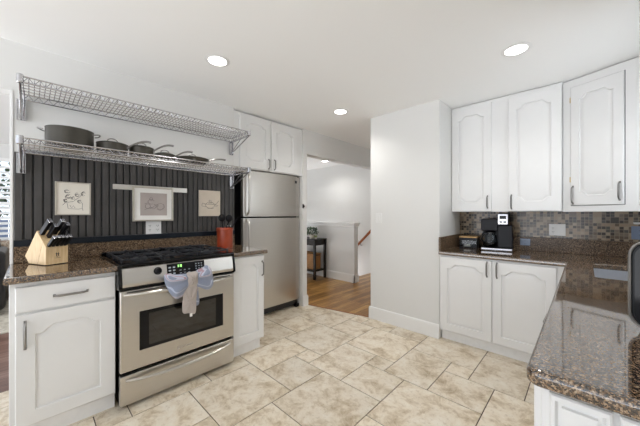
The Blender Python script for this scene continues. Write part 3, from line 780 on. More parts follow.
# small dark catch on the jamb
hk = thing('door_catch', 'small dark metal catch on the white jamb beside the fridge', 'catch', (-2.80, 2.593, 1.377))
kb = MB(); kb.box(0, 0.006, -0.012, 0.012, -0.028, 0.028, 0.002); kb.ball((0.018, 0, 0), 0.013); kb.tube([(0, 0, 0), (0.018, 0, 0)], 0.005)
build('knob', kb, 'darkwood', hk)

# ================================================================== WIRE SHELVES
def wire_shelf(name, label, z):
    t = thing(name, label, 'shelf', (-2.785, 0.733, z))
    L0, L1 = -0.775, 0.775; D = 0.365
    m = MB()
    for yy in range(63):
        y = L0 + 0.012 + yy * (L1 - L0 - 0.024) / 62
        m.tube([(0.008, y, -0.004), (D - 0.004, y, -0.004)], 0.0026, 5)
    for k in range(5): m.tube([(0.06 + k * 0.062, L0, -0.009), (0.06 + k * 0.062, L1, -0.009)], 0.0034, 6)
    build('deck_wires', m, 'chrome', t)
    for xx in (0.006, D):
        tr = MB(); tr.tube([(xx, L0, 0.004), (xx, L1, 0.004)], 0.0046, 6); tr.tube([(xx, L0, -0.032), (xx, L1, -0.032)], 0.0046, 6)
        n = 62; pts = [(xx, L0 + 0.01 + (L1 - L0 - 0.02) * k / n, 0.003 if k % 2 else -0.031) for k in range(n + 1)]
        tr.tube(pts, 0.0029, 5); build('edge_truss', tr, 'chrome', t)
    for yy in (L0, L1):
        tr = MB(); tr.tube([(0.006, yy, 0.004), (D, yy, 0.004)], 0.0046, 6); tr.tube([(0.006, yy, -0.032), (D, yy, -0.032)], 0.0046, 6)
        n = 14; tr.tube([(0.006 + (D - 0.006) * k / n, yy, 0.003 if k % 2 else -0.031) for k in range(n + 1)], 0.0029, 5)
        build('end_truss', tr, 'chrome', t)
        sg = 1 if yy > 0 else -1
        sl = MB(); sl.lathe([(0, 0.014), (0.015, 0.014), (0.016, 0.008), (0.016, -0.034), (0.013, -0.038), (0, -0.038)], (D, yy, 0), 16)
        build('collar', sl, 'chrome', t)
        br = MB(); br.box(-0.002, 0.004, yy - 0.020, yy + 0.020, -0.175, -0.035, 0.002)
        br.box(0.0, 0.022, yy - 0.022, yy - 0.018, -0.175, -0.035, 0.001); br.box(0.0, 0.022, yy + 0.018, yy + 0.022, -0.175, -0.035, 0.001)
        br.tube([(0.012, yy, -0.165), (D, yy, -0.036)], 0.006, 8); br.tube([(0.012, yy, -0.042), (D - 0.01, yy, -0.036)], 0.006, 8)
        br.tube([(0.02, yy - sg * 0.015, -0.17), (D - 0.12, yy - sg * 0.015, -0.04)], 0.004, 8)
        build('bracket', br, 'chrome', t)
    return t
wire_shelf('wire_shelf', 'upper empty chrome wire shelf near the ceiling above the range', 2.086)
wire_shelf('wire_shelf', 'lower chrome wire shelf holding the dark pots and pans', 1.722)
SZ = 1.721
def potbody(r, h, th=0.003):
    return [(0, 0), (r - 0.008, 0), (r - 0.002, 0.004), (r, 0.012), (r, h), (r + 0.002, h + 0.001), (r - th, h + 0.002), (r - th, 0.012), (r - 0.012, 0.005), (0, 0.005)]
def loop(cx, cy, cz, direction, w=0.045, out=0.04, rise=0.012, r=0.004):
    d = Vector(direction).normalized(); s = Vector((-d.y, d.x, 0)); c = Vector((cx, cy, cz)); pts = []
    for k in range(9):
        a = math.pi * k / 8; pts.append(c + s * (w * math.cos(a)) + d * (out * math.sin(a) ** 0.6) + Vector((0, 0, rise * math.sin(a))))
    return MB().tube(pts, r, 8)
def lid(r, h0, t):
    l = build('lid', MB().lathe([(0, 0.018), (r * 0.4, 0.016), (r * 0.8, 0.008), (r + 0.002, 0.0), (r + 0.003, -0.002), (0, -0.002)], (0, 0, h0), 32), 'pan', t)
    pts = [(0.0, -0.032 * math.cos(math.pi * k / 8), h0 + 0.012 + 0.028 * math.sin(math.pi * k / 8) ** 0.7) for k in range(9)]
    build('lid_handle', MB().tube(pts, 0.0038, 8), 'nickel', l)
def longhandle(r, z, t, ln=0.17, rise=0.04, ang=-12):
    d = Vector((math.sin(R(ang)), math.cos(R(ang)), 0)); pts = []; rr = []
    d = Vector((0.25, 1, 0)).normalized() if ang == 0 else d
    for k in range(12):
        s = k / 11; pts.append(d * (r - 0.004 + ln * s) + Vector((0, 0, z + rise * math.sin(math.pi * 0.62 * s) * 1.05))); rr.append(0.006 + 0.003 * s)
    build('handle', MB().tube(pts, rr, 8), 'nickel', t)
    build('handle_mount', MB().box(-0.012, 0.012, r - 0.004, r + 0.008, z - 0.008, z + 0.008, 0.003, mat=Matrix.Rotation(-math.atan2(d.x, d.y), 4, 'Z')), 'nickel', t)
p = thing('stock_pot', 'large deep dark stock pot, leftmost on the lower wire shelf', 'pot', (-2.585, 0.193, SZ))
build('pot_body', MB().lathe(potbody(0.127, 0.128), n=36), 'pan', p)
for s in (-1, 1): build('handle', loop(s * 0.02, s * 0.124, 0.108, (s * 0.3, s, 0), 0.04, 0.036), 'nickel', p)
p = thing('saute_pan', 'lidded dark pan directly right of the stock pot on the shelf', 'pan', (-2.56, 0.427, SZ))
build('pan_body', MB().lathe(potbody(0.096, 0.068), n=32), 'pan', p); lid(0.096, 0.072, p); longhandle(0.096, 0.050, p, 0.16, 0.055, 28)
p = thing('saucepan', 'dark lidded saucepan in the middle of the row of pans', 'pan', (-2.56, 0.616, SZ))
build('pan_body', MB().lathe(potbody(0.083, 0.072), n=32), 'pan', p); lid(0.083, 0.076, p); longhandle(0.083, 0.055, p, 0.15, 0.055, 28)
p = thing('small_saucepan', 'small low saucepan between the middle pan and the skillet', 'pan', (-2.56, 0.786, SZ))
build('pan_body', MB().lathe(potbody(0.078, 0.045), n=32), 'pan', p); lid(0.078, 0.048, p); longhandle(0.078, 0.035, p, 0.14, 0.05, 28)
p = thing('skillet', 'wide shallow skillet with long handle, rightmost pan on the shelf', 'pan', (-2.55, 1.010, SZ))
build('pan_body', MB().lathe([(0, 0), (0.105, 0), (0.122, 0.02), (0.138, 0.042), (0.134, 0.043), (0.119, 0.023), (0.103, 0.005), (0, 0.005)], n=36), 'pan', p)
lid(0.134, 0.044, p); longhandle(0.132, 0.038, p, 0.165, 0.03, 10)

# ================================================================== PICTURES ON THE PANELLING
def scribble(t, parent, mat, strokes, xf, r=0.0011):
    mb = MB()
    for st in strokes: mb.tube([(xf, a, b) for a, b in st], r, 5)
    return build('drawing', mb, mat, parent)
def circ(cy, cz, ry, rz, a0=0, a1=360, n=12): return [(cy + ry * math.cos(R(a0 + (a1 - a0) * k / n)), cz + rz * math.sin(R(a0 + (a1 - a0) * k / n))) for k in range(n + 1)]
XP = -2.786
p = thing('framed_drawing', 'square framed ink sketch of a flower basket, left above the knife block', 'picture', (XP, 0.225, 1.385))
fm = MB()
fm.box(0, 0.018, -0.101, -0.092, -0.123, 0.123, 0.002); fm.box(0, 0.018, 0.092, 0.101, -0.123, 0.123, 0.002)
fm.box(0, 0.018, -0.092, 0.092, -0.123, -0.115, 0.002); fm.box(0, 0.018, -0.092, 0.092, 0.115, 0.123, 0.002)
build('frame', fm, 'silverframe', p); build('paper', MB().box(0, 0.010, -0.093, 0.093, -0.116, 0.116), 'paper', p)
rs = random.Random(3); st = []
for (cy, cz, r_) in ((-0.035, 0.052, 0.016), (-0.03, 0.015, 0.016), (0.02, 0.028, 0.014), (0.055, 0.04, 0.014), (0.035, -0.02, 0.012), (-0.045, -0.015, 0.012), (0.0, 0.005, 0.012)):
    for k in range(3): st.append(circ(cy + rs.uniform(-.004, .004), cz + rs.uniform(-.004, .004), r_ * rs.uniform(.6, 1), r_ * rs.uniform(.5, 1), rs.uniform(0, 90), rs.uniform(250, 360)))
st += [[(-0.035, -0.035), (-0.03, -0.075), (0.03, -0.078), (0.05, -0.072), (0.052, -0.03)], [(0.05, -0.07), (0.055, -0.09)], [(-0.055, -0.005), (-0.04, -0.03), (0.0, -0.02), (0.03, 0.01), (0.055, 0.04)], [(-0.02, -0.05), (-0.01, -0.07), (0, -0.052), (0.01, -0.07)], [(-0.06, -0.05), (-0.045, -0.03)]]
scribble(0, p, 'ink', st, 0.0105)
p = thing('framed_print', 'pale framed print with white mat hung over the magnetic bar', 'picture', (XP + 0.012, 0.757, 1.357))
fm = MB(); A, B, w = 0.160, 0.150, 0.013
fm.box(0, 0.022, -A, -A + w, -B, B, 0.003); fm.box(0, 0.022, A - w, A, -B, B, 0.003); fm.box(0, 0.022, -A + w, A - w, -B, -B + w, 0.003); fm.box(0, 0.022, -A + w, A - w, B - w, B, 0.003)
build('frame', fm, 'silverframe', p); build('mat_board', MB().box(0, 0.010, -A + 0.01, A - 0.01, -B + 0.01, B - 0.01), 'mat', p)
build('print', MB().box(0.010, 0.0112, -0.103, 0.108, -0.100, 0.098), 'lilac', p)
st = [circ(-0.02, 0.02, 0.025, 0.02, 20, 300), circ(-0.02, 0.045, 0.012, 0.012), circ(0.055, -0.02, 0.03, 0.028), circ(-0.045, -0.02, 0.02, 0.02), [(-0.07, -0.05), (-0.03, -0.03), (0.0, -0.045), (0.04, -0.01)], [(-0.03, -0.04), (0.0, -0.02), (0.03, 0.0)], [(0.02, -0.04), (0.05, -0.055), (0.085, -0.03), (0.08, 0.0)], [(-0.07, 0.0), (-0.05, 0.01), (-0.02, 0.0)], [(-0.02, -0.03), (0.01, -0.035), (0.02, -0.01), (0.0, 0.0)]]
scribble(0, p, 'softink', st, 0.0118, 0.0013)
p = thing('canvas_picture', 'small unframed cream canvas with ink teapot sketch, beside the orange crock', 'picture', (XP, 1.270, 1.379))
build('canvas', MB().box(0, 0.020, -0.110, 0.110, -0.130, 0.130, 0.003), 'canvas', p)
st = [circ(0.0, -0.01, 0.05, 0.04, 180, 360), [(-0.05, -0.01), (0.05, -0.01)], circ(0.0, -0.01, 0.042, 0.022, 0, 180), circ(0.0, 0.022, 0.012, 0.01), [(0.05, -0.02), (0.07, 0.0), (0.085, 0.018), (0.09, 0.03)], [(-0.05, -0.005), (-0.08, 0.0), (-0.085, -0.03), (-0.045, -0.035)], [(-0.03, -0.05), (0.035, -0.052)], [(0.055, -0.03), (0.085, -0.02)], [(-0.02, 0.0), (0.02, 0.005)]]
scribble(0, p, 'ink', st, 0.0206, 0.0015)
p = thing('magnetic_bar', 'long silver magnetic knife bar passing behind the middle framed print', 'knife bar', (XP, 0.757, 1.495))
build('bar', MB().box(0, 0.012, -0.292, 0.290, -0.021, 0.021, 0.003), 'steel', p)

def wallplate(name, label, loc, rz, w, h, gang, mat='plate', cat='outlet'):
    """faces -y locally"""
    t = thing(name, label, cat, loc, rz)
    build('plate', MB().box(-w / 2, w / 2, -0.006, 0, -h / 2, h / 2, 0.0025), mat, t)
    n = len(gang); cw = w / n
    for i, g in enumerate(gang):
        cx = -w / 2 + cw * (i + 0.5)
        if g == 'o':
            s = MB(); s.box(cx - 0.017, cx + 0.017, -0.008, -0.005, -h * 0.30, h * 0.30, 0.002)
            so = build('socket', s, mat, t)
            q = MB()
            for dz in (-0.018, 0.018):
                for dx in (-0.006, 0.006): q.box(cx + dx - 0.0015, cx + dx + 0.0015, -0.0085, -0.0079, dz - 0.005, dz + 0.005)
                q.box(cx - 0.002, cx + 0.002, -0.0085, -0.0079, dz - 0.013, dz - 0.009)
            build('slots', q, 'slot', so)
        else:
            build('rocker', MB().box(cx - 0.015, cx + 0.015, -0.010, -0.005, -h * 0.29, h * 0.29, 0.002), mat, t)
    return t
wallplate('wall_outlet', 'white double outlet plate under the middle framed print', (-2.786, 0.762, 1.150), 90, 0.122, 0.118, 'oo')
wallplate('wall_outlet', 'white outlet and switch plate on the mosaic tiles right of the coffee maker', (-0.192, 3.518, 1.117), 0, 0.122, 0.112, 'os')
wallplate('wall_outlet', 'outlet plate with painted blue daylight tint set low in the granite upstand by the coffee maker', (-0.440, 3.498, 0.984), 0, 0.085, 0.07, 'o', 'daylit_plate_fence')
wallplate('wall_outlet', 'outlet plate with painted blue daylight tint on the tiles at the right frame edge', (0.335, 3.518, 1.112), 0, 0.10, 0.11, 'o', 'daylit_plate_fence')
wallplate('light_switch', 'white light switch plate on the tall plain wall', (-1.778, 2.88, 1.222), 0, 0.082, 0.118, 's', 'plate', 'light switch')
o = build('wall_ledge', MB().box(0.295, 0.54, 3.455, 3.518, 1.185, 1.20, 0.003), 'trim'); tag(o, 'small white ledge on the tiles above the right-edge outlet', 'ledge')

# ================================================================== LEFT COUNTER THINGS
CT = 0.935
kbk = thing('knife_block', 'slanted pale wooden knife block on the left worktop', 'knife block', (-2.512, 0.070, CT), 113.7)
PM = Matrix(((0, 0, 1, 0), (1, 0, 0, 0), (0, 1, 0, 0), (0, 0, 0, 1)))   # (y,z,x) -> xyz
build('block', MB().prism([(0, 0.004), (0, 0.118), (0.10, 0.225), (0.235, 0.052), (0.19, 0.004)], 0, 0.12, PM, 0.002), 'beech', kbk)
sm_ = MB(); sm_.prism([(0.091, 0.004), (0.092, 0.004), (0.034, 0.153), (0.033, 0.153)], -0.0006, 0.0002, PM)
build('seam', sm_, 'oak', kbk)
for yy in (0.02, 0.16): build('foot', MB().box(0.01, 0.11, yy - 0.01, yy + 0.01, 0, 0.005), 'blackmatte', kbk)
lgm = MB()   # small mark of two standing figures
for cx in (0.056, 0.066):
    lgm.ball((cx, -0.0004, 0.076), 0.0028, (1, 0.2, 1), 8)
    lgm.box(cx - 0.0022, cx + 0.0022, -0.001, 0.0, 0.060, 0.074)
    lgm.tube([(cx, -0.0006, 0.061), (cx - 0.004, -0.0006, 0.052)], 0.0011, 5); lgm.tube([(cx, -0.0006, 0.061), (cx + 0.004, -0.0006, 0.052)], 0.0011, 5)
    lgm.tube([(cx - 0.006, -0.0006, 0.072), (cx + 0.006, -0.0006, 0.070)], 0.001, 5)
for k in range(8): lgm.box(0.046 + k * 0.004, 0.048 + k * 0.004, -0.0008, 0, 0.043, 0.046)
build('emblem', lgm, 'ink', kbk)
# knives stand perpendicular to the sloping face
th = R(113.7); Rz = Matrix.Rotation(th, 4, 'Z')
tan = Vector((0, 0.10, 0.107)).normalized(); nr = Vector((0, -tan.z, tan.y))
def knife(name, label, cx, s, ln, w, d, cat='knife', group=None, tilt=0):
    base = Vector((cx, 0, 0.118)) + tan * s + nr * 0.001
    wl_ = Rz @ base
    t = thing(name, label, cat, (wl_.x - 2.512, wl_.y + 0.070, wl_.z + CT), 113.7, group)
    Mx = Matrix(((1, 0, 0, 0), (0, tan.y, nr.y, 0), (0, tan.z, nr.z, 0), (0, 0, 0, 1)))   # local x, along slope, out
    h = MB(); h.prism([(-w, -d), (w, -d), (w, d), (-w, d)], 0, ln, Mx, 0.0025); build('handle', h, 'blackplastic', t)
    c = MB(); c.prism([(-w * 1.06, -d * 1.06), (w * 1.06, -d * 1.06), (w * 1.06, d * 1.06), (-w * 1.06, d * 1.06)], ln, ln + 0.005, Mx, 0.002); build('end_cap', c, 'chrome', t)
    return t
pos = ['first', 'second', 'third', 'fourth', 'fifth']
for i in range(5):
    knife('steak_knife', 'small black-handled steak knife, %s from the left in the lower row of the block' % pos[i], 0.017 + i * 0.0215, 0.010, 0.088, 0.0080, 0.010, group='steak knives in the block')
knife('chef_knife', 'tallest black-handled knife standing in the left back of the block', 0.016, 0.118, 0.125, 0.011, 0.015)
knife('kitchen_knife', 'black-handled knife with silver cap beside the tallest one in the block', 0.042, 0.088, 0.112, 0.010, 0.013)
knife('kitchen_knife', 'black-handled knife, topmost of the right rear group in the block', 0.082, 0.116, 0.128, 0.010, 0.013)
knife('kitchen_knife', 'black-handled knife, middle of the right rear group in the block', 0.106, 0.094, 0.116, 0.010, 0.012)
sc_ = thing('kitchen_shears', 'black looped shears handles at the right end of the block', 'scissors')
bs = Vector((0.112, 0, 0.118)) + tan * 0.050; wv = Rz @ bs
sc_.location = (wv.x - 2.512, wv.y + 0.070, wv.z + CT + 0.001); sc_.rotation_euler = (0, 0, th)
for s in (-1, 1):
    q = MB(); c = nr * 0.055 + tan * (0.016 * s)
    q.tube([tuple(c + nr * (0.024 * math.cos(2 * math.pi * k / 14)) + tan * (0.014 * math.sin(2 * math.pi * k / 14))) for k in range(14)], 0.004, 8, closed=True)
    q.tube([tuple(nr * 0.0), tuple(c - nr * 0.024)], 0.005, 8)
    build('finger_loop', q, 'blackplastic', sc_)

cr = thing('utensil_crock', 'orange-red cylindrical utensil crock on the worktop by the fridge', 'crock', (-2.60, 1.345, CT))
build('crock_body', MB().lathe([(0, 0), (0.073, 0), (0.076, 0.004), (0.076, 0.190), (0.078, 0.196), (0.074, 0.199), (0.070, 0.194), (0.070, 0.008), (0, 0.008)], n=36), 'terracotta', cr)
build('rim_band', MB().lathe([(0.076, 0.172), (0.0785, 0.175), (0.0785, 0.196), (0.076, 0.199)], n=36), 'terracotta', cr)
def utensil(name, label, top, head, cat='utensil', base=(0, 0, 0.012), mat='blackplastic'):
    t = thing(name, label, cat, (-2.60, 1.345, CT))
    b = Vector(base); tp = Vector(top)
    build('handle', MB().tube([b, b.lerp(tp, 0.5), tp], [0.004, 0.0045, 0.005], 8), mat, t)
    if head == 'ladle':
        d = (tp - b).normalized()
        build('bowl', MB().lathe([(0, -0.030), (0.020, -0.026), (0.036, -0.012), (0.041, 0.006), (0.038, 0.006), (0.034, -0.010), (0.018, -0.022), (0, -0.026)], n=20, mat=Matrix.Translation(tp) @ Matrix.Rotation(R(-62), 4, 'X') @ Matrix.Rotation(R(60), 4, 'Y')), mat, t)
    elif head == 'spoon': build('bowl', MB().ball((tp.x, tp.y, tp.z + 0.02), 0.040, (0.35, 0.95, 0.95), 18), mat, t)
    elif head == 'fork': build('tines', MB().box(tp.x - 0.003, tp.x + 0.003, tp.y - 0.02, tp.y + 0.02, tp.z, tp.z + 0.05, 0.003), mat, t)
    return t
utensil('serving_spoon', 'black round-headed spoon leaning left in the orange crock', (0.03, -0.045, 0.278), 'spoon', base=(-0.045, 0.02, 0.012))
utensil('ladle', 'large black ladle leaning right in the orange crock', (0.02, 0.035, 0.272), 'spoon', base=(-0.03, -0.05, 0.012))
utensil('slotted_turner', 'black turner reaching right toward the fridge from the crock', (0.03, 0.130, 0.300), 'none', base=(0.02, -0.058, 0.012))
utensil('whisk_handle', 'short silver-tipped utensil standing in the middle of the crock', (0.035, 0.012, 0.222), 'none', base=(-0.01, 0.0, 0.012), mat='chrome')
utensil('tongs', 'silver tongs at the right inside of the orange crock', (0.03, 0.045, 0.225), 'none', base=(0.0, 0.02, 0.012), mat='chrome')
utensil('steel_spoon', 'silver spoon handle at the left inside of the crock', (0.05, -0.035, 0.218), 'none', base=(0.0, -0.02, 0.012), mat='chrome')

# ================================================================== BACK COUNTER THINGS
cm = thing('coffee_maker', 'black drip coffee maker with chrome control head and glass carafe', 'coffee maker', (-0.655, 3.335, WT), 8)
b = MB(); b.box(-0.135, 0.135, -0.11, 0.10, 0.0, 0.035, 0.012); build('base', b, 'blackplastic', cm)
build('base_trim', MB().box(-0.132, 0.132, -0.122, -0.106, 0.004, 0.030, 0.006), 'chrome', cm)
build('water_tank', MB().box(0.01, 0.135, -0.09, 0.10, 0.03, 0.262, 0.012), 'blackplastic', cm)
build('brew_head', MB().box(-0.138, 0.015, -0.085, 0.10, 0.20, 0.325, 0.012), 'blackplastic', cm)
build('back_column', MB().box(-0.13, 0.01, 0.05, 0.10, 0.03, 0.21, 0.006), 'blackplastic', cm)
ch = build('control_head', MB().box(0.008, 0.100, -0.100, 0.10, 0.262, 0.378, 0.010), 'blackplastic', cm)
build('control_face', MB().box(0.012, 0.096, -0.108, -0.098, 0.268, 0.372, 0.004), 'chrome', ch)
q = MB(); q.box(0.026, 0.082, -0.110, -0.107, 0.322, 0.355, 0.001); q.box(0.026, 0.05, -0.110, -0.107, 0.285, 0.30, 0.001); q.box(0.058, 0.082, -0.110, -0.107, 0.285, 0.30, 0.001)
build('control_buttons', q, 'black', ch)
ca = build('carafe', MB().lathe([(0, 0.036), (0.050, 0.036), (0.062, 0.055), (0.065, 0.09), (0.058, 0.135), (0.045, 0.165), (0.047, 0.18), (0.043, 0.18), (0.041, 0.166), (0.054, 0.134), (0.061, 0.09), (0.058, 0.058), (0.048, 0.040), (0, 0.040)], (-0.062, -0.02, 0), 28), 'glass', cm)
build('carafe_lid', MB().lathe([(0, 0.196), (0.03, 0.195), (0.047, 0.186), (0.047, 0.180), (0, 0.180)], (-0.062, -0.02, 0), 24), 'blackplastic', ca)
build('carafe_handle', MB().tube([(-0.095, -0.055, 0.17), (-0.125, -0.085, 0.165), (-0.13, -0.09, 0.11), (-0.105, -0.065, 0.07)], 0.008, 8), 'blackplastic', ca)
build('coffee', MB().lathe([(0, 0.041), (0.047, 0.041), (0.056, 0.058), (0.0585, 0.075), (0, 0.075)], (-0.062, -0.02, 0), 24), 'darkwood', ca)
bx = thing('tea_box', 'low glass-fronted box with wooden lid left of the coffee maker', 'box', (-0.925, 3.36, WT), 4)
q = MB(); q.box(-0.085, 0.085, -0.06, 0.06, 0, 0.008, 0.002); q.box(-0.085, -0.079, -0.06, 0.06, 0, 0.112); q.box(0.079, 0.085, -0.06, 0.06, 0, 0.112); q.box(-0.085, 0.085, 0.054, 0.06, 0, 0.112); q.box(-0.085, 0.085, -0.06, -0.055, 0.085, 0.112); q.box(-0.085, 0.085, -0.06, -0.055, 0.0, 0.015)
build('box_body', q, 'blackplastic', bx)
build('front_pane', MB().box(-0.079, 0.079, -0.0585, -0.056, 0.015, 0.085), 'glass', bx)
build('lid', MB().box(-0.088, 0.088, -0.064, 0.064, 0.112, 0.126, 0.003), 'lidwood', bx)
q = MB(); q.box(-0.05, 0.02, -0.03, 0.03, 0.009, 0.04, 0.012); o = build('tea_packets', q, 'pot', bx); o['label'] = 'pale packets inside'

# sink basin hung in the worktop hole
sk = thing('sink', 'undermounted stainless steel sink set in the granite worktop at right', 'sink', (0.2375, 2.6175, WT - 0.038))
t = bmesh.new()
def rr(hx, hy, r, z):
    pts = []
    for (cx, cy, a) in ((hx - r, hy - r, 0), (-hx + r, hy - r, 90), (-hx + r, -hy + r, 180), (hx - r, -hy + r, 270)):
        for k in range(5): pts.append((cx + r * math.cos(R(a + 22.5 * k)), cy + r * math.sin(R(a + 22.5 * k)), z))
    return pts
loops = [rr(0.212, 0.332, 0.045, -0.001), rr(0.194, 0.314, 0.035, -0.001), rr(0.190, 0.310, 0.035, -0.17), rr(0.165, 0.285, 0.04, -0.19), rr(0.03, 0.03, 0.028, -0.195)]
vr = [[t.verts.new(p) for p in l] for l in loops]
for A, B in zip(vr, vr[1:]):
    for i in range(20): t.faces.new((A[i], A[(i + 1) % 20], B[(i + 1) % 20], B[i]))
t.faces.new(vr[-1])
bmesh.ops.recalc_face_normals(t, faces=t.faces)
bs_ = MB(); bs_.bm.free(); bs_.bm = t
ob = build('basin', bs_, 'sinksteel', sk); md = ob.modifiers.new('thick', 'SOLIDIFY'); md.thickness = 0.002
build('drain', MB().lathe([(0, -0.190), (0.03, -0.190), (0.036, -0.193), (0.036, -0.196), (0, -0.196)], n=20), 'steel', sk)

# tall black appliance cut by the right frame edge
ap = thing('countertop_appliance', 'tall black rounded appliance with silver rim cut by the right frame edge', 'appliance', (0.238, 1.36, WT), -12)
def rrect(x0, x1, z0, z1, r, n=6):
    pts = []
    for (cx, cz, a) in ((x1 - r, z1 - r, 0), (x0 + r, z1 - r, 90), (x0 + r, z0 + r, 180), (x1 - r, z0 + r, 270)):
        for k in range(n + 1): pts.append((cx + r * math.cos(R(a + 90 * k / n)), cz + r * math.sin(R(a + 90 * k / n))))
    return pts
YM = Matrix(((1, 0, 0, 0), (0, 0, 1, 0), (0, 1, 0, 0), (0, 0, 0, 1)))
build('housing', MB().prism(rrect(-0.122, 0.122, 0.012, 0.285, 0.045), -0.05, 0.09, YM, 0.004), 'blackplastic', ap)
q = MB(); pr = rrect(-0.125, 0.125, 0.009, 0.288, 0.048); q.tube([(a, -0.052, b_) for a, b_ in pr], 0.0042, 8, closed=True)
build('rim', q, 'nickel', ap)
build('front_panel', MB().prism(rrect(-0.115, 0.115, 0.019, 0.278, 0.04), -0.056, -0.05, YM, 0.001), 'black', ap)
for x in (-0.08, 0.08):
    for y in (-0.03, 0.07): build('foot', MB().lathe([(0, 0.014), (0.012, 0.014), (0.014, 0), (0, 0)], (x, y, 0), 12), 'blackmatte', ap)

# ================================================================== CEILING LIGHTS
def downlight(label, x, y, power, r=0.066):
    t = thing('ceiling_light', label, 'ceiling light', (x, y, CH), 0, 'recessed ceiling lights')
    build('trim_ring', MB().lathe([(r, -0.001), (r, -0.006), (r + 0.012, -0.006), (r + 0.026, -0.001)], n=40, closed=True), 'trim', t)
    build('bulb_face', MB().lathe([(0, -0.004), (r, -0.003), (r, -0.0012), (0, -0.0012)], n=32), 'lamp', t)
    l = bpy.data.lights.new('downlight', 'SPOT'); l.energy = power; l.spot_size = R(150); l.spot_blend = 0.8; l.shadow_soft_size = 0.06; l.color = (1, 0.97, 0.93)
    lo = bpy.data.objects.new('downlight', l); COL.objects.link(lo); lo.parent = t; lo.location = (0, 0, -0.03)
downlight('round recessed ceiling light above the range, leftmost in the kitchen', -2.024, 0.987, CEIL_W)
downlight('round recessed ceiling light before the back wall cabinets at upper right', -0.353, 2.387, CEIL_W)
downlight('small round recessed ceiling light near the hall opening, middle of the ceiling', -2.015, 2.448, CEIL_W)
downlight('recessed ceiling light in the hall seen through the opening', -4.15, 4.50, CEIL_W * 1.1)

# ================================================================== HALL
ta = thing('console_table', 'dark narrow console table against the hall half wall', 'table', (-4.11, 3.92, 0))
build('tabletop', MB().box(-0.375, 0.375, -0.155, 0.185, 0.758, 0.782, 0.003), 'darkwood', ta)
q = MB(); q.box(-0.345, 0.345, -0.13, 0.165, 0.655, 0.758, 0.002); build('apron', q, 'darkwood', ta)
for x in (-0.345, 0.345):
    for y in (-0.13, 0.16): build('leg', MB().box(x - 0.021, x + 0.021, y - 0.021, y + 0.021, 0, 0.757, 0.002), 'darkwood', ta)
build('lower_shelf', MB().box(-0.324, 0.324, -0.14, 0.17, 0.145, 0.175, 0.002), 'darkwood', ta)
bk = thing('storage_basket', 'brown woven basket on the lower shelf of the hall table', 'basket', (-4.07, 3.94, 0.175))
q = MB(); q.prism(rrect(-0.24, 0.24, -0.10, 0.10, 0.02, 3), 0, 0.30, None, 0.004); build('basket_body', q, 'wicker', bk)
build('basket_rim', MB().tube([(a, b_, 0.305) for a, b_ in rrect(-0.245, 0.245, -0.105, 0.105, 0.02, 3)], 0.010, 8, closed=True), 'wicker', bk)
for s in (-1, 1): build('handle', loop(s * 0.24, 0, 0.285, (s, 0, 0), 0.04, 0.022, -0.01, 0.006), 'darkwood', bk)
pl = thing('potted_plant', 'leafy green plant in a small pot on the hall table', 'plant', (-3.93, 3.88, 0.782))
build('pot', MB().lathe([(0, 0), (0.045, 0), (0.06, 0.08), (0.055, 0.08), (0.05, 0.07), (0, 0.07)], n=20), 'pot', pl)
rs = random.Random(11)
def leaves(n, cx, cz, rx, rz, size):
    mb = MB()
    for k in range(n):
        a = rs.uniform(0, 6.28); e = rs.uniform(-0.4, 1.2); rad = rs.uniform(0.3, 1)
        c = Vector((cx + rx * rad * math.cos(a) * math.cos(e * 0.6), rx * 0.7 * rad * math.sin(a), cz + rz * math.sin(e)))
        m = Matrix.Translation(c) @ Matrix.Rotation(rs.uniform(0, 6.28), 4, 'Z') @ Matrix.Rotation(rs.uniform(-1, 1), 4, 'X')
        s = size * rs.uniform(0.7, 1.2)
        mb.prism([(0, -s), (s * 0.55, -s * 0.2), (s * 0.4, s * 0.5), (0, s), (-s * 0.4, s * 0.5), (-s * 0.55, -s * 0.2)], -0.0008, 0.0008, m)
    return mb
build('foliage', leaves(150, -0.03, 0.12, 0.17, 0.10, 0.030), 'leaf', pl)
q = MB()
for k in range(12):
    a = k * 0.52; q.tube([(0, 0, 0.065), (0.05 * math.cos(a), 0.04 * math.sin(a), 0.11), (0.11 * math.cos(a), 0.07 * math.sin(a), 0.13)], 0.002, 5)
build('stems', q, 'leaf', pl)
p2 = thing('succulent', 'low pale green trailing plant at the right end of the hall table', 'plant', (-3.80, 3.86, 0.782))
build('pot', MB().lathe([(0, 0), (0.022, 0), (0.028, 0.032), (0.024, 0.032), (0, 0.028)], n=16), 'pot', p2)
build('foliage', leaves(34, 0, 0.045, 0.042, 0.022, 0.014), 'leafpale', p2)
# handrail on the far stair wall, descending to the left
hr = thing('stair_handrail', 'sloping wooden handrail on the far wall of the stairwell', 'handrail', (-3.4, 5.03, 0.80))
a_, b__ = Vector((0.55, 0, 0.60)), Vector((-1.6, 0, -1.60))
d_ = (b__ - a_).normalized()
build('rail', MB().tube([(-0.306 + 0.95, 0, 0.95 - 0.0), (-1.6, 0, -1.70)], 0.024, 10), 'oak', hr) if False else None
def railpt(x): return (x + 3.4, 0, (0.888 + (x + 3.326) * 0.945) - 0.80)
build('rail', MB().tube([railpt(-2.75), railpt(-3.3), railpt(-5.4)], 0.026, 10), 'oak', hr)
for x in (-3.02, -3.58, -4.6):
    px_ = railpt(x); build('rail_bracket', MB().tube([(px_[0], 0.068, px_[2] - 0.07), (px_[0], 0.02, px_[2] - 0.07), (px_[0], 0, px_[2] - 0.02)], 0.007, 8), 'nickel', hr)
sr = MB()
for k in range(7): sr.box(-3.33 - 0.25 * (k + 1), -3.33 - 0.25 * k + 0.02, 4.26, 5.09, -0.18 * (k + 1) - 0.04, -0.18 * (k + 1))
sr.box(-3.35, -3.33, 4.26, 5.09, -0.18, -0.005)
o = build('staircase', sr, 'hallwood'); tag(o, 'wooden steps going down behind the hall half wall', 'stairs')

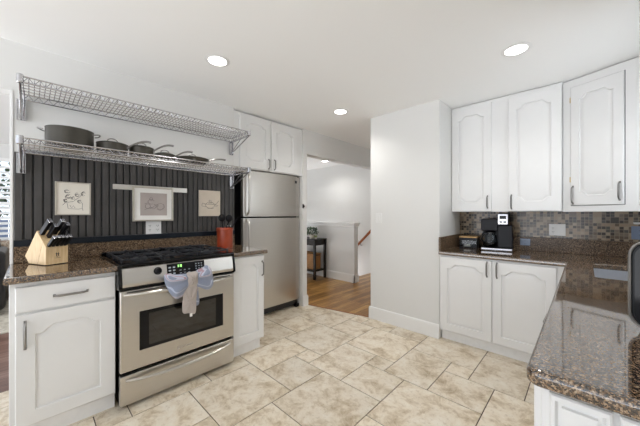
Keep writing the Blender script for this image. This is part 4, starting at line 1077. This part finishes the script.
# ================================================================== LIVING ROOM THINGS
o = build('area_rug', MB().box(-6.08, -4.45, -2.2, 0.6, 0.0, 0.014, 0.004), 'rug'); tag(o, 'pale patterned rug on the living room floor', 'rug')
so = thing('armchair', 'dark leather armchair beyond the left end of the kitchen wall', 'armchair', (-5.60, -0.66, 0.014))
build('seat', MB().box(-0.36, 0.40, -0.30, 0.30, 0.10, 0.42, 0.05, 4), 'leather', so)
build('backrest', MB().box(-0.45, -0.22, -0.38, 0.38, 0.10, 0.88, 0.07, 4), 'leather', so)
for s in (-1, 1): build('armrest', MB().box(-0.42, 0.42, s * 0.37 - 0.08, s * 0.37 + 0.08, 0.06, 0.80, 0.06, 4), 'leather', so)
for x in (-0.36, 0.36):
    for y in (-0.36, 0.36): build('leg', MB().box(x - 0.025, x + 0.025, y - 0.025, y + 0.025, 0, 0.11, 0.004), 'darkwood', so)
s2 = thing('sofa', 'beige patterned upholstered sofa under the shuttered window', 'sofa', (-6.53, 0.25, 0.0))
build('seat', MB().box(-0.30, 0.36, -0.62, 0.78, 0.08, 0.46, 0.05, 4), 'pillow', s2)
build('backrest', MB().box(-0.43, -0.18, -0.62, 0.78, 0.08, 0.84, 0.07, 4), 'pillow', s2)
for s in (-0.66, 0.82): build('armrest', MB().box(-0.42, 0.40, s - 0.08, s + 0.08, 0.06, 0.90, 0.06, 4), 'pillow', s2)
for x in (-0.38, 0.34):
    for y in (-0.66, 0.82): build('leg', MB().box(x - 0.025, x + 0.025, y - 0.025, y + 0.025, 0, 0.09, 0.004), 'darkwood', s2)

# ================================================================== OUTSIDE THE LIVING ROOM WINDOW
rs = random.Random(5)
hg = thing('hedge', 'green foliage outside the shuttered living room window', 'hedge', (-9.2, -0.6, -0.3))
hm = MB()
for k in range(900):
    c = Vector((rs.uniform(-0.35, 0.35), rs.uniform(-1.6, 1.6), rs.uniform(1.45, 2.9))); sz = rs.uniform(0.05, 0.11)
    hm.prism([(0, -sz), (sz * 0.6, 0), (0, sz), (-sz * 0.6, 0)], -0.002, 0.002, Matrix.Translation(c) @ Matrix.Rotation(rs.uniform(0, 6.28), 4, 'Z') @ Matrix.Rotation(rs.uniform(0, 3), 4, 'X'))
build('leaves', hm, 'leaf', hg)
q = MB()
for k in range(9): q.tube([(0, -1.5 + k * 0.375, 0), (0, -1.5 + k * 0.375, 1.5), (0.05, -1.45 + k * 0.375, 2.4)], 0.03, 6)
build('stems', q, 'darkwood', hg)
fe = thing('garden_fence', 'blue-grey board fence outside the living room window', 'fence', (-8.6, -0.6, -0.3))
q = MB()
for k in range(22): q.box(-0.01, 0.01, -1.6 + k * 0.146, -1.6 + k * 0.146 + 0.138, 0.05, 1.45, 0.003)
build('boards', q, 'daylit_plate_fence', fe)
for y in (-1.5, 0, 1.5): build('post', MB().box(-0.09, -0.012, y - 0.04, y + 0.04, 0, 1.5, 0.004), 'darkwood', fe)
o = struct('ground', MB().box(-11, -7.15, -4, 3, -0.4, -0.3), 'grout')
